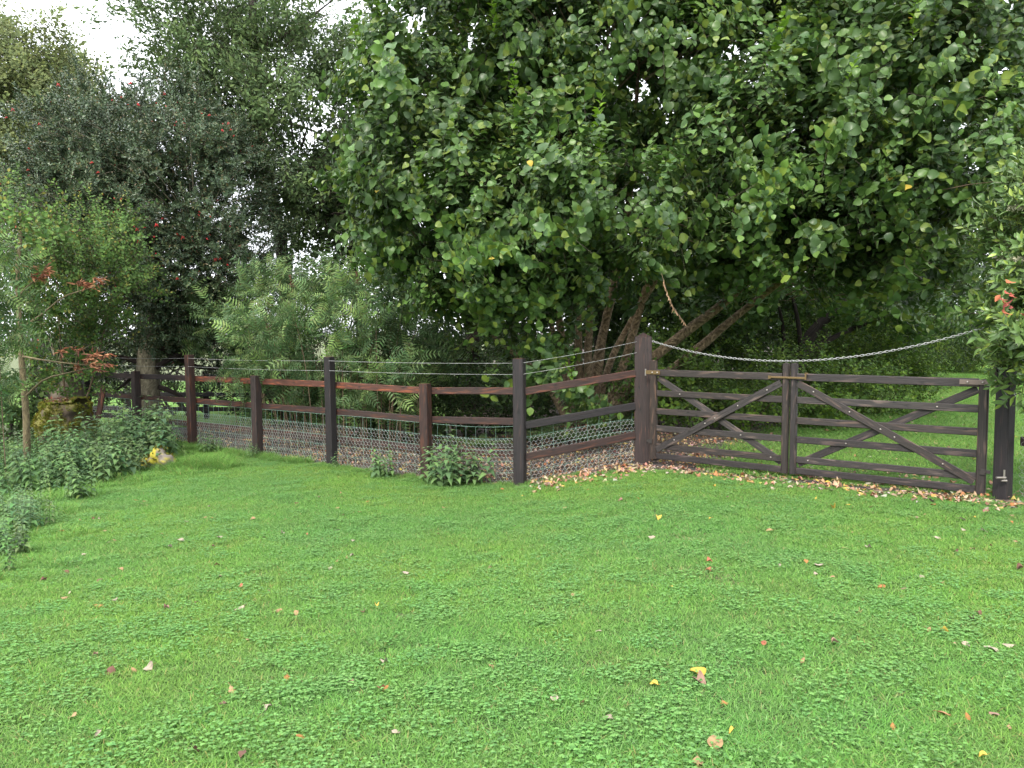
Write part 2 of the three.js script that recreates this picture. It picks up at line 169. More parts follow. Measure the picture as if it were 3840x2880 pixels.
function tube(points, r0, r1, sides = 7, rough = 0, seed = 0, cap = true, vlen = 0.6) { // tapered limb through points
  const crv = new THREE.CatmullRomCurve3(points.map((p) => (p.isVector3 ? p : V(...p)))), len = crv.getLength(), n = Math.max(2, Math.min(40, Math.round(len / (rough ? 0.12 : 0.22)) + 1));
  const fr = crv.computeFrenetFrames(n - 1, false), pos = [], uv = [], idx = [];
  for (let i = 0; i < n; i++) {
    const t = i / (n - 1), p = crv.getPointAt(t), r = typeof r0 === 'function' ? r0(t) : lerp(r0, r1, t);
    for (let k = 0; k <= sides; k++) { const a = k / sides * Math.PI * 2, q = r * (1 + rough * noise(Math.cos(a) * 1.5 + seed, t * len * 2.2, Math.sin(a) * 1.5)); const o = fr.normals[i].clone().multiplyScalar(Math.cos(a) * q).addScaledVector(fr.binormals[i], Math.sin(a) * q); pos.push(p.x + o.x, p.y + o.y, p.z + o.z); uv.push(k / sides * Math.max(1, Math.round(r * 6.3 / 0.25)), t * len / vlen); }
  }
  for (let i = 0; i < n - 1; i++) for (let k = 0; k < sides; k++) { const a = i * (sides + 1) + k, b = a + sides + 1; idx.push(a, b, a + 1, b, b + 1, a + 1); }
  if (cap) for (const e of [0, n - 1]) { const base = pos.length / 3, p = crv.getPointAt(e / (n - 1)); pos.push(p.x, p.y, p.z); uv.push(0, 0); for (let k = 0; k < sides; k++) { const a = e * (sides + 1) + k; e ? idx.push(base, a, a + 1) : idx.push(base, a + 1, a); } }
  const g = new THREE.BufferGeometry(); g.setAttribute('position', new THREE.Float32BufferAttribute(pos, 3)); g.setAttribute('uv', new THREE.Float32BufferAttribute(uv, 2)); g.setIndex(idx); g.computeVertexNormals(); return g;
}
// many straight wires as three-sided rods in one geometry
function rods(list, r) {
  const pos = [], idx = [];
  for (const [a, b] of list) { const d = b.clone().sub(a).normalize(), s = Math.abs(d.y) < 0.9 ? V().crossVectors(d, UP).normalize() : V(1, 0, 0), t = V().crossVectors(d, s), o = pos.length / 3; for (const p of [a, b]) for (let k = 0; k < 3; k++) { const q = k * 2.094; pos.push(p.x + (s.x * Math.cos(q) + t.x * Math.sin(q)) * r, p.y + (s.y * Math.cos(q) + t.y * Math.sin(q)) * r, p.z + (s.z * Math.cos(q) + t.z * Math.sin(q)) * r); } for (let k = 0; k < 3; k++) { const m = (k + 1) % 3; idx.push(o + k, o + m, o + 3 + k, o + 3 + k, o + m, o + 3 + m); } }
  const g = new THREE.BufferGeometry(); g.setAttribute('position', new THREE.Float32BufferAttribute(pos, 3)); g.setIndex(idx); g.computeVertexNormals(); return g;
}

// ---------- leaves ----------
class LeafBag { // collects leaves into one geometry with a colour per leaf
  constructor() { this.p = []; this.c = []; this.i = []; }
  // leaf from base b along u, upper face towards n; prof = half-width samples
  leaf(b, u, n, L, W, prof, col, { droop = 0.2, fold = 0.25, wave = 0, ph = 0, curl = 0 } = {}) {
    u = u.clone().normalize(); const nn = n.clone().addScaledVector(u, -n.dot(u)); if (nn.lengthSq() < 1e-6) nn.set(u.y, u.z, u.x); nn.normalize(); const s = V().crossVectors(u, nn), o = this.p.length / 3, R = prof.length;
    for (let k = 0; k < R; k++) {
      const t = k / (R - 1), w = prof[k] * W / 2, dz = -droop * L * t * t, ax = L * t * (1 - 0.15 * droop * t);
      for (const e of [-1, 0, 1]) { const lift = e ? fold * w + wave * L * Math.sin(ph + t * 9 + e * 1.7) * (0.4 + t) + curl * w * w / W * 4 : 0, x = e * w * (1 - Math.min(0.5, fold * fold * 0.4)); this.p.push(b.x + u.x * ax + s.x * x + nn.x * (dz + lift), b.y + u.y * ax + s.y * x + nn.y * (dz + lift), b.z + u.z * ax + s.z * x + nn.z * (dz + lift)); const q = e ? 1 : 1.06; this.c.push(col[0] * q, col[1] * q, col[2] * q); }
    }
    for (let k = 0; k < R - 1; k++) for (const e of [0, 1]) { const a = o + k * 3 + e; this.i.push(a, a + 1, a + 3, a + 1, a + 4, a + 3); }
  }
  rod(a, b, r, col) { const g = rods([[a, b]], r), o = this.p.length / 3; this.p.push(...g.attributes.position.array); for (let k = 0; k < 6; k++) this.c.push(...col); for (const q of g.index.array) this.i.push(o + q); }
  build() { const g = new THREE.BufferGeometry(); g.setAttribute('position', new THREE.Float32BufferAttribute(this.p, 3)); g.setAttribute('color', new THREE.Float32BufferAttribute(this.c, 3)); g.setIndex(this.i); g.computeVertexNormals(); return g; }
}
const PROF = { hazel: [0.12, 0.78, 0.98, 1, 0.9, 0.72, 0.4, 0.02], oval: [0.06, 0.6, 0.95, 1, 0.75, 0.35, 0.02], lance: [0.05, 0.6, 1, 0.9, 0.6, 0.3, 0.02], holly: [0.1, 0.9, 0.7, 1, 0.6, 0.02], nettle: [0.2, 1, 0.95, 0.78, 0.5, 0.22, 0.02], leaflet: [0.2, 1, 0.85, 0.5, 0.02] };
const pickCol = (rng, list) => { let t = rng() * list.reduce((s, c) => s + c[3], 0); for (const c of list) { t -= c[3]; if (t <= 0) { const k = 0.82 + rng() * 0.36; return [c[0] * k, c[1] * k, c[2] * k]; } } return list[0]; };
// a shoot along +y with leaves around it
function shoot(seed, { n = 10, len = 0.3, L = 0.1, W = 0.08, prof, cols, angle = 1.1, spiral = 2.4, droop = 0.3, fold = 0.25, wave = 0.02, bend = 0.1, twig = 0.003, twigCol = [0.09, 0.07, 0.04], petiole = 0.02, hang = 0, curl = 0 }) {
  const rng = makeRng(seed), bag = new LeafBag(), bx = gauss(rng) * bend, bz = gauss(rng) * bend, at = (t) => V(bx * t * t * len * 3, len * t, bz * t * t * len * 3);
  for (let k = 0; k < 3; k++) bag.rod(at(k / 3), at((k + 1) / 3), twig * (1 - k * 0.25), twigCol);
  let az = rng() * 7;
  for (let i = 0; i < n; i++) {
    const t = 0.08 + 0.92 * (i + rng() * 0.6) / n, b = at(Math.min(1, t)); az += spiral + gauss(rng) * 0.5;
    const rad = V(Math.cos(az), 0, Math.sin(az)), a = angle * (1 - 0.45 * t) + gauss(rng) * 0.25, u = rad.clone().multiplyScalar(Math.sin(a)).addScaledVector(UP, Math.cos(a)); u.y -= hang * (0.6 + rng() * 0.8);
    u.normalize(); const st = b.clone().addScaledVector(u, petiole), s = (0.65 + 0.45 * rng()) * (t > 0.85 ? 0.7 : 1);
    const nn = UP.clone().addScaledVector(V(gauss(rng), gauss(rng), gauss(rng)), 0.35); if (hang) nn.addScaledVector(rad, hang);
    bag.leaf(st, u, nn, L * s, W * s, prof, pickCol(rng, cols), { droop: droop * (0.5 + rng()), fold: fold * (0.4 + rng() * 1.2), wave, ph: rng() * 6, curl: curl * gauss(rng) });
  }
  return bag.build();
}
const leafMat = (o = {}) => new THREE.MeshPhysicalMaterial({ vertexColors: true, side: THREE.DoubleSide, roughness: 0.95, specularIntensity: 0.3, transmission: 0.32, thickness: 0, clearcoat: 0.22, clearcoatRoughness: 0.4, ...o });
const LM = { hazel: leafMat({ clearcoat: 0.6, clearcoatRoughness: 0.36 }), soft: leafMat({ clearcoat: 0.08, clearcoatRoughness: 0.45 }), feather: leafMat({ clearcoat: 0.25, clearcoatRoughness: 0.35, transmission: 0.25 }), glossy: leafMat({ clearcoat: 0.6, clearcoatRoughness: 0.27, transmission: 0.15 }), grass: leafMat({ clearcoat: 0.03, clearcoatRoughness: 0.5, transmission: 0.4, specularIntensity: 0.2 }), dry: leafMat({ clearcoat: 0, transmission: 0.2 }), moss: new THREE.MeshStandardMaterial({ vertexColors: true, roughness: 1 }) };

const _m = new THREE.Matrix4(), _q = new THREE.Quaternion(), _s = V(), _c = new THREE.Color();
class Copies { // gathers placed copies, then writes InstancedMesh parts
  constructor(geos, mat) { this.geos = geos; this.mat = mat; this.rows = geos.map(() => []); }
  add(k, pos, dir, spin, s, col) { this.rows[k].push([pos, dir, spin, s, col]); }
  write(name, parent, kind = 'stuff') {
    this.geos.forEach((g, k) => {
      const rows = this.rows[k]; if (!rows.length) return;
      const im = new THREE.InstancedMesh(g, this.mat, rows.length), o = parent.isScene ? V() : parent.position; im.name = parent.isScene ? numbered(name) : name;
      rows.forEach(([p, d, spin, s, c], i) => { _q.setFromUnitVectors(UP, d).multiply(new THREE.Quaternion().setFromAxisAngle(UP, spin)); _m.compose(V(p.x - o.x, p.y - o.y, p.z - o.z), _q, _s.setScalar(s)); im.setMatrixAt(i, _m); im.setColorAt(i, _c.setRGB(...c)); });
      if (kind) im.userData.kind = kind; parent.add(im);
    });
  }
}
const randDir = (rng) => { const z = rng() * 2 - 1, a = rng() * Math.PI * 2, r = Math.sqrt(1 - z * z); return V(r * Math.cos(a), z, r * Math.sin(a)); };
function inBlobs(p, blobs, skip) { let m = 9; blobs.forEach((b, i) => { if (i !== skip) m = Math.min(m, Math.hypot((p.x - b[0]) / b[3], (p.y - b[1]) / b[4], (p.z - b[2]) / b[5])); }); return m; }
// clumps of shoots over the lumpy surface of the crown's lobes and through their depth
function foliage(parent, o) {
  const { blobs, seed, density, per, spread, geos, mat, size = [0.8, 1.2], grow = [0.7, 0.5, 0.5], tint, gap = -0.35, gapScale = 0.9, shell = 0.45, back = 0.5, name = 'crown', twigs = null, low = -99, minY = -99 } = o;
  const rng = makeRng(seed), cp = new Copies(geos, mat), ends = [];
  blobs.forEach((b, bi) => {
    const [cx, cy, cz, rx, ry, rz] = b, area = 4 * Math.PI * Math.pow((Math.pow(rx * ry, 1.6) + Math.pow(rx * rz, 1.6) + Math.pow(ry * rz, 1.6)) / 3, 1 / 1.6), N = Math.round(area * density);
    for (let i = 0; i < N; i++) {
      const d = randDir(rng), lump = 1 + 0.34 * noise(d.x * 1.9 + bi * 7, d.y * 1.9 + seed, d.z * 1.9) + 0.16 * noise(d.x * 4.5, d.y * 4.5 + bi, d.z * 4.5 + seed), f = (1 - shell * Math.pow(rng(), 1.6)) * lump;
      const c = V(cx + d.x * rx * f, cy + d.y * ry * f, cz + d.z * rz * f);
      const keep = rng(), inside = inBlobs(c, blobs, bi);
      if (inside < 0.55 && keep < 0.8) continue;
      const away = V(c.x, c.y - 1.5, c.z).normalize().dot(V(d.x / rx, d.y / ry, d.z / rz).normalize());
      if (away > 0.25 && keep > back) continue;
      if (noise(c.x * gapScale, c.y * gapScale + seed, c.z * gapScale) < gap) continue;
      if (c.y < ground(c.x, c.z) + 0.05 || c.y < low) continue;
      const out = V(d.x / rx, d.y / ry, d.z / rz).normalize(); ends.push([c, out, b]);
      const cl = 0.85 + rng() * 0.3, cdir = V().addScaledVector(out, grow[0]).addScaledVector(UP, grow[1]).addScaledVector(randDir(rng), grow[2] * 0.7).normalize();
      for (let k = 0; k < per; k++) {
        const p = c.clone().add(V(gauss(rng), gauss(rng) * 0.8, gauss(rng)).multiplyScalar(spread)).addScaledVector(cdir, (rng() - 0.4) * spread * 1.6); if (p.y < ground(p.x, p.z) + 0.03) p.y = ground(p.x, p.z) + 0.03;
        const dir = cdir.clone().addScaledVector(randDir(rng), grow[2]).normalize(), t = tint ? tint(p, out, rng, cl) : [cl, cl, cl];
        cp.add(Math.floor(rng() * geos.length), p, dir, rng() * 6.28, lerp(size[0], size[1], rng()), t);
      }
    }
  });
  cp.write(name, parent);
  if (twigs) { // thin twigs from inside the lobes to their clumps
    const g = [], o2 = parent.position, step = twigs.every || 1;
    ends.forEach(([c, out, b], i) => { if (i % step) return; const s = twigs.from ? twigs.from(c, b, rng) : V(lerp(c.x, b[0], 0.75), lerp(c.y, b[1], 0.75) - 0.25 * b[4], lerp(c.z, b[2], 0.75)); const m = s.clone().lerp(c, 0.5).add(V(gauss(rng) * 0.12, 0.1 * s.distanceTo(c) + gauss(rng) * 0.08, gauss(rng) * 0.12)); const r = (twigs.r || 0.006) * (0.7 + rng() * 0.6); const cr = new THREE.QuadraticBezierCurve3(s, m, c); g.push(tubeLite(cr.getPoints(4), r * 1.6, r * 0.5, o2)); });
    if (g.length) part('twigs', mergeGeometries(g), twigs.mat || BARK.twig, parent, 'stuff');
  }
  return ends;
}
function tubeLite(pts, r0, r1, o = V()) {
  const pos = [], idx = [], n = pts.length;
  for (let i = 0; i < n; i++) { const p = pts[i], d = (i ? pts[i].clone().sub(pts[i - 1]) : pts[1].clone().sub(pts[0])).normalize(), s = Math.abs(d.y) < 0.95 ? V().crossVectors(d, UP).normalize() : V(1, 0, 0), t = V().crossVectors(d, s), r = lerp(r0, r1, i / (n - 1)); for (let k = 0; k < 4; k++) { const a = k * 1.5708; pos.push(p.x - o.x + (s.x * Math.cos(a) + t.x * Math.sin(a)) * r, p.y - o.y + (s.y * Math.cos(a) + t.y * Math.sin(a)) * r, p.z - o.z + (s.z * Math.cos(a) + t.z * Math.sin(a)) * r); } }
  for (let i = 0; i < n - 1; i++) for (let k = 0; k < 4; k++) { const a = i * 4 + k, b = i * 4 + (k + 1) % 4; idx.push(a, a + 4, b, b, a + 4, b + 4); }
  const g = new THREE.BufferGeometry(); g.setAttribute('position', new THREE.Float32BufferAttribute(pos, 3)); g.setIndex(idx); g.computeVertexNormals(); return g;
}
const localPts = (pts, o) => pts.map((p) => V(p[0] - o[0], p[1] - o[1], p[2] - o[2]));

// ---------- the lines of the fences ----------
const POSTS = [[0.09, -9.4, 1.57], [-1.16, -10.09, 1.26], [-2.62, -10.9, 1.57], [-4.03, -11.9, 1.26], [-5.52, -13.0, 1.57], [-6.95, -14.0, 1.26], [-8.49, -15.1, 1.57], [-10.1, -16.2, 1.26]];
const GP = V(1.70, 0, -9.82), RP = V(4.745, 0, -7.27), GA = V(1.76, 0, -9.62), GM = V(3.13, 0, -8.52), GB = V(4.645, 0, -7.36);
const frontLine = [[-40, -38], ...POSTS.map((p) => [p[0], p[1]]).reverse(), [1.65, -9.75], [3.13, -8.5], [4.7, -7.3], [5.6, -6.1], [9, -1.5], [12, 3]];
function fenceZ(x) { for (let i = 0; i < frontLine.length - 1; i++) { const a = frontLine[i], b = frontLine[i + 1]; if (x <= b[0]) return lerp(a[1], b[1], clamp((x - a[0]) / (b[0] - a[0]))); } return 3; }
const front = (x, z) => z - fenceZ(x); // above 0 on the camera's side
// how grassy a spot is, 0 to 1
function grassy(x, z) {
  const f = front(x, z), Z = -z, n = noise(x * 1.3, z * 1.3) * 0.5 + noise(x * 4, z * 4) * 0.3;
  if (f > 0) { const edge = x > 1.2 && x < 5.2 ? 0.42 : x > -0.2 && x < 1.3 ? 0.22 : 0.1; let v = sst(edge - 0.22, edge + 0.3, f + n * 0.25); if (x > 4.6) v *= 1 - sst(0.0, 0.5, x - 4.55 - Math.max(0, (f - 0.6)) * 0.9 + n * 0.4); return v; }
  const right = x - (3.0 + (Z - 9.5) * 0.55) + n * 1.3; if (right > -0.6) return sst(-0.5, 0.8, right) * (Z < 60 ? 1 : 0);
  if (x < -1.5 && Z > 15.5) return sst(15.5, 17, Z + n);
  return 0;
}
const bare = [[1.46, -6.22, 0.09, 0.11], [1.39, -5.86, 0.10, 0.13], [1.33, -5.46, 0.08, 0.10], [1.33, -5.14, 0.12, 0.14], [1.37, -4.89, 0.12, 0.14], [1.43, -4.67, 0.09, 0.11], [1.50, -4.36, 0.07, 0.08]];
const bareAt = (x, z) => { let m = 0; for (const [a, b, r, q] of bare) m = Math.max(m, sst(1.3, 0.5, Math.hypot((x - a) / r, (z - b) / (q * 1.1)) + noise(x * 9, z * 9) * 0.5)); return m; };

// ---------- ground ----------
{
  const axis = (a, b, s, lo, hi) => { const r = []; for (let v = a; v <= b + 1e-6; v += s) r.push(v); let st = s; for (let v = a; v > lo;) { st *= 1.35; v -= st; r.unshift(v); } st = s; for (let v = b; v < hi;) { st *= 1.35; v += st; r.push(v); } return r; };
  const xs = axis(-14, 14, 0.14, -320, 320), zs = axis(-24, 3, 0.14, -420, 30), pos = [], col = [], uv = [], idx = [], nx = xs.length;
  for (const z of zs) for (const x of xs) {
    const g = grassy(x, z), b = bareAt(x, z), n = noise(x * 3, z * 3), n2 = noise(x * 11, z * 11), f = front(x, z);
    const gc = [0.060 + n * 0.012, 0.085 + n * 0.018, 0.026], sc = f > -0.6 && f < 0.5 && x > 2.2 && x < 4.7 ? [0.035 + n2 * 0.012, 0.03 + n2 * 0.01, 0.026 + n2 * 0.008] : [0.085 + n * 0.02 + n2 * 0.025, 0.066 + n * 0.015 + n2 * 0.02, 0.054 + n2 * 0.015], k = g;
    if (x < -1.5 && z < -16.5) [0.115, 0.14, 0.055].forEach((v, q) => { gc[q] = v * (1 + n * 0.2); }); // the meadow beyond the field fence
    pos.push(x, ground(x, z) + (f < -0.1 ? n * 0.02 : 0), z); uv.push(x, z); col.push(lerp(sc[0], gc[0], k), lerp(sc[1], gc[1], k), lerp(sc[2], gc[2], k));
  }
  for (let j = 0; j < zs.length - 1; j++) for (let i = 0; i < nx - 1; i++) { const a = j * nx + i; idx.push(a, a + nx, a + 1, a + 1, a + nx, a + nx + 1); }
  const g = new THREE.BufferGeometry(); g.setAttribute('position', new THREE.Float32BufferAttribute(pos, 3)); g.setAttribute('color', new THREE.Float32BufferAttribute(col, 3)); g.setAttribute('uv', new THREE.Float32BufferAttribute(uv, 2)); g.setIndex(idx); g.computeVertexNormals();
  const soil = dataTexture(256, (u, v) => { const k = 0.5 + wrapNoise(u, v, 7, 7, 3) * 0.5 + wrapNoise(u, v, 18, 18, 5) * 0.5; return [k, k, k]; }, false);
  const tint = dataTexture(256, (u, v) => { const k = 0.86 + wrapNoise(u, v, 9, 9, 8) * 0.2 + wrapNoise(u, v, 20, 20, 6) * 0.2; return [k, k, k]; });
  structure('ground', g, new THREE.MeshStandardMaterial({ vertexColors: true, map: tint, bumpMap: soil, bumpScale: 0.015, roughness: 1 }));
}

// ---------- post and rail fence, left of the gate ----------
const rngW = makeRng(77);
function post(parent, x, z, h, w, yaw, mat, y0 = ground(x, z), { bevel = 0.012, peak = 0, sunk = 0.12 } = {}) {
  const g = stand(timber(h + sunk, w, w, rngW, { c: bevel, wobble: 0.002, top: peak })), o = parent.position; g.rotateY(yaw);
  const m = part('post', g, mat, parent); m.position.set(x - o.x, y0 - sunk - o.y, z - o.z); return m;
}
function netting(runs, cell = 0.053, r = 0.0013) { // runs: [a, b, height]; hexagon wire netting
  const list = [], sx = cell * 1.1, sy = cell * 0.82;
  for (const [a, b, h, lift] of runs) {
    const L = Math.hypot(b.x - a.x, b.z - a.z), nx = Math.floor(L / sx), ny = Math.floor(h / sy);
    const P = (u, v) => { const t = clamp(u / L), x = lerp(a.x, b.x, t), z = lerp(a.z, b.z, t), q = noise(u * 2.1, v * 3, a.x) * 0.012; return V(x + q, ground(x, z) + (lift || 0) + v + noise(u * 1.3, v * 2) * 0.012, z + q); };
    for (let j = 0; j <= ny; j++) for (let i = 0; i <= nx; i++) {
      const odd = j % 2 ? 0.5 : 0, u = (i + odd) * sx, v = j * sy; if (u > L) continue;
      list.push([P(u, v), P(u, v + sy * 0.45)]);
      if (j < ny) { if (u - sx / 2 >= 0) list.push([P(u, v + sy * 0.45), P(u - sx / 2, v + sy)]); if (u + sx / 2 <= L) list.push([P(u, v + sy * 0.45), P(u + sx / 2, v + sy)]); }
    }
  }
  return rods(list, r);
}
const shift = (g, o) => g.translate(-o.x, -o.y, -o.z);
{
  const F = thing('post_and_rail_fence', 'dark stained post and rail fence with wire netting running left from the gate', 'fence', [0.09, ground(0.09, -9.4), -9.4]);
  const o = F.position, pts = POSTS.map((p) => V(p[0], 0, p[1])), cols = [M.postDark[0], M.postBrown, M.postDark[1], M.postDark[2], M.postBrown, M.postDark[2], M.postDark[1], M.postDark[0]];
  const dirAt = (i) => { const a = pts[Math.max(0, i - 1)], b = pts[Math.min(pts.length - 1, i + 1)]; return b.clone().sub(a).normalize(); };
  const back = (i) => { const d = dirAt(i); return V(d.z, 0, -d.x).multiplyScalar(d.z < 0 && d.x < 0 ? 1 : 1); }; // towards the run behind
  POSTS.forEach(([x, z, h], i) => {
    const d = i ? dirAt(i) : V(-0.95, 0, -0.3).normalize(), w = i === 0 ? 0.138 : h > 1.4 ? 0.122 : 0.128;
    const m = post(F, x, z, h + (i === 6 ? 0.05 : 0), w, Math.atan2(-d.z, d.x) + gauss(rngW) * 0.04, cols[i]); m.rotation.z = gauss(rngW) * 0.008;
    const lid = part('post_top', new THREE.BoxGeometry(w * 0.86, 0.006, w * 0.86), i === 1 || i === 4 ? M.postTop : M.railPale, F); lid.position.set(x - o.x, ground(x, z) + h + (i === 6 ? 0.05 : 0) + 0.002 - o.y, z - o.z); lid.rotation.y = m.geometry ? Math.atan2(-d.z, d.x) : 0;
  });
  // rails lie behind the posts
  const railMats = [[M.railBrown, M.railRed, M.railRed, M.railRed, M.railDark, M.railDark, M.railDark], [M.railMid, M.railMid, M.railMid, M.railBrown, M.railBrown, M.railMid, M.railPale], [M.railBrown, M.railMid, M.railMid, M.railBrown, M.railMid, M.railMid, M.railMid]];
  const behind = pts.map((p, i) => { const d = dirAt(i), n = V(d.z, 0, -d.x); if (n.z > 0) n.negate(); return p.clone().addScaledVector(n, 0.086); });
  [1.165, 0.775, 0.37].forEach((hh, r) => {
    for (let i = 0; i < pts.length - 1; i++) {
      const a = behind[i].clone(), b = behind[i + 1].clone(); a.y = ground(pts[i].x, pts[i].z) + hh; b.y = ground(pts[i + 1].x, pts[i + 1].z) + hh; if (i === 0) a.lerp(b, 0.0); a.lerp(b, 0.002); b.lerp(a, 0.002);
      part('rail', shift(beamBetween(a, b, 0.092, 0.036, rngW, { wobble: 0.004 }), o), railMats[r][i], F);
    }
  });
  // short run from the corner post to the tall gate post
  const c0 = V(0.162, 0, -9.42), c1 = V(1.58, 0, -9.74), gy0 = ground(0.09, -9.4), gy1 = ground(1.6, -9.75);
  [1.165, 0.74, 0.335].forEach((hh, r) => { const a = c0.clone(), b = c1.clone(); a.y = gy0 + hh; b.y = gy1 + [1.165, 0.745, 0.365][r] - 0.0; part('rail', shift(beamBetween(a, b, 0.096, 0.038, rngW, { wobble: 0.004 }), o), [M.railBrown, M.postDark[1], M.railMid][r], F); });
  // stock wire, netting and the two plain strands
  const mid2 = pts.map((p, i) => { const d = dirAt(i), n = V(d.z, 0, -d.x); if (n.z > 0) n.negate(); return p.clone().addScaledVector(n, 0.06); }), net = [], stock = [];
  for (let i = 0; i < 6; i++) net.push([mid2[i], mid2[i + 1], 0.57]);
  const s0 = V(0.15, 0, -9.46), s1 = V(1.62, 0, -9.79); net.push([s0, s1, 0.57]);
  part('wire_netting', shift(netting(net), o), M.zinc, F, 'stuff');
  for (const [a, b] of net) {
    const L = a.distanceTo(b), at = (t, h) => { const x = lerp(a.x, b.x, t), z = lerp(a.z, b.z, t); return V(x, ground(x, z) + h, z); };
    for (let u = 0.08; u < L; u += 0.15) { const k = gauss(rngW) * 0.006; stock.push([at(clamp(u / L), 0), at(clamp((u + k) / L), 0.73)]); }
    for (const h of [0.14, 0.28, 0.43, 0.575, 0.73]) for (let u = 0; u < L; u += 0.075) stock.push([at(u / L, h + Math.sin(u * 42) * 0.003), at(clamp((u + 0.075) / L), h + Math.sin((u + 0.075) * 42) * 0.003)]);
  }
  part('stock_wire', shift(rods(stock, 0.0017), o), M.zincGreen, F, 'stuff');
  for (const h of [1.52, 1.38]) {
    const list = [], line = [[GP.x - 0.1, ground(1.6, -9.75) + h + 0.055, GP.z + 0.1]]; POSTS.slice(0, 7).filter((p) => p[2] > 1.4).forEach(([x, z], i) => line.push([x + (i ? 0 : 0.02), ground(x, z) + h, z + 0.071]));
    for (let i = 0; i < line.length - 1; i++) { const a = V(...line[i]), b = V(...line[i + 1]); for (let k = 0; k < 6; k++) { const p = (t) => a.clone().lerp(b, t).add(V(0, -0.03 * 4 * t * (1 - t) * 0.5, 0)); list.push([p(k / 6), p((k + 1) / 6)]); } }
    part('wire', shift(rods(list, 0.0021), o), M.zincDull, F);
    const st = part('staple', rods([[V(-0.006, 0.012, 0), V(-0.004, -0.045, 0.002)], [V(0.008, 0.012, 0), V(0.006, -0.045, 0.002)], [V(-0.006, 0.012, 0), V(0.008, 0.012, 0)]], 0.0032), M.zinc, F); st.position.set(0.03, h, 0.074);
  }
}
// ---------- gate posts ----------
{
  const L = thing('gate_post', 'tall broad dark gate post with peaked top where the fence meets the gate', 'gate post', [GP.x, ground(GP.x, GP.z), GP.z], 0, 'gate posts');
  const yaw = Math.atan2(1.1, 1.37) * 0.55;
  const g = stand(timber(1.78, 0.22, 0.2, rngW, { c: 0.008, top: 0.055 })); g.rotateY(-0.25 + yaw * 0.2); const s = part('shaft', g, M.postDark[2], L); s.position.y = -0.15;
  const R = thing('gate_post', 'square black gate post at right edge under the overhanging leafy bush', 'gate post', [RP.x, ground(RP.x, RP.z), RP.z], 0, 'gate posts');
  const g2 = stand(timber(1.62, 0.125, 0.13, rngW, { c: 0.01, top: 0.03 })); g2.rotateY(0.5); const s2 = part('shaft', g2, woodMat(tDark, 0x9a9aa8, 0.7), R); s2.position.y = -0.15;
  const pin = part('hinge_pin', mergeGeometries([new THREE.CylinderGeometry(0.009, 0.009, 0.09, 10).translate(0, 0.03, 0), new THREE.CylinderGeometry(0.011, 0.011, 0.09, 10).rotateZ(Math.PI / 2).translate(-0.03, 0, 0), new THREE.CylinderGeometry(0.008, 0.012, 0.05, 10).rotateZ(Math.PI / 2).translate(0, -0.03, 0)]), M.bolt, R); pin.position.set(-0.05, 0.22, 0.1);
}
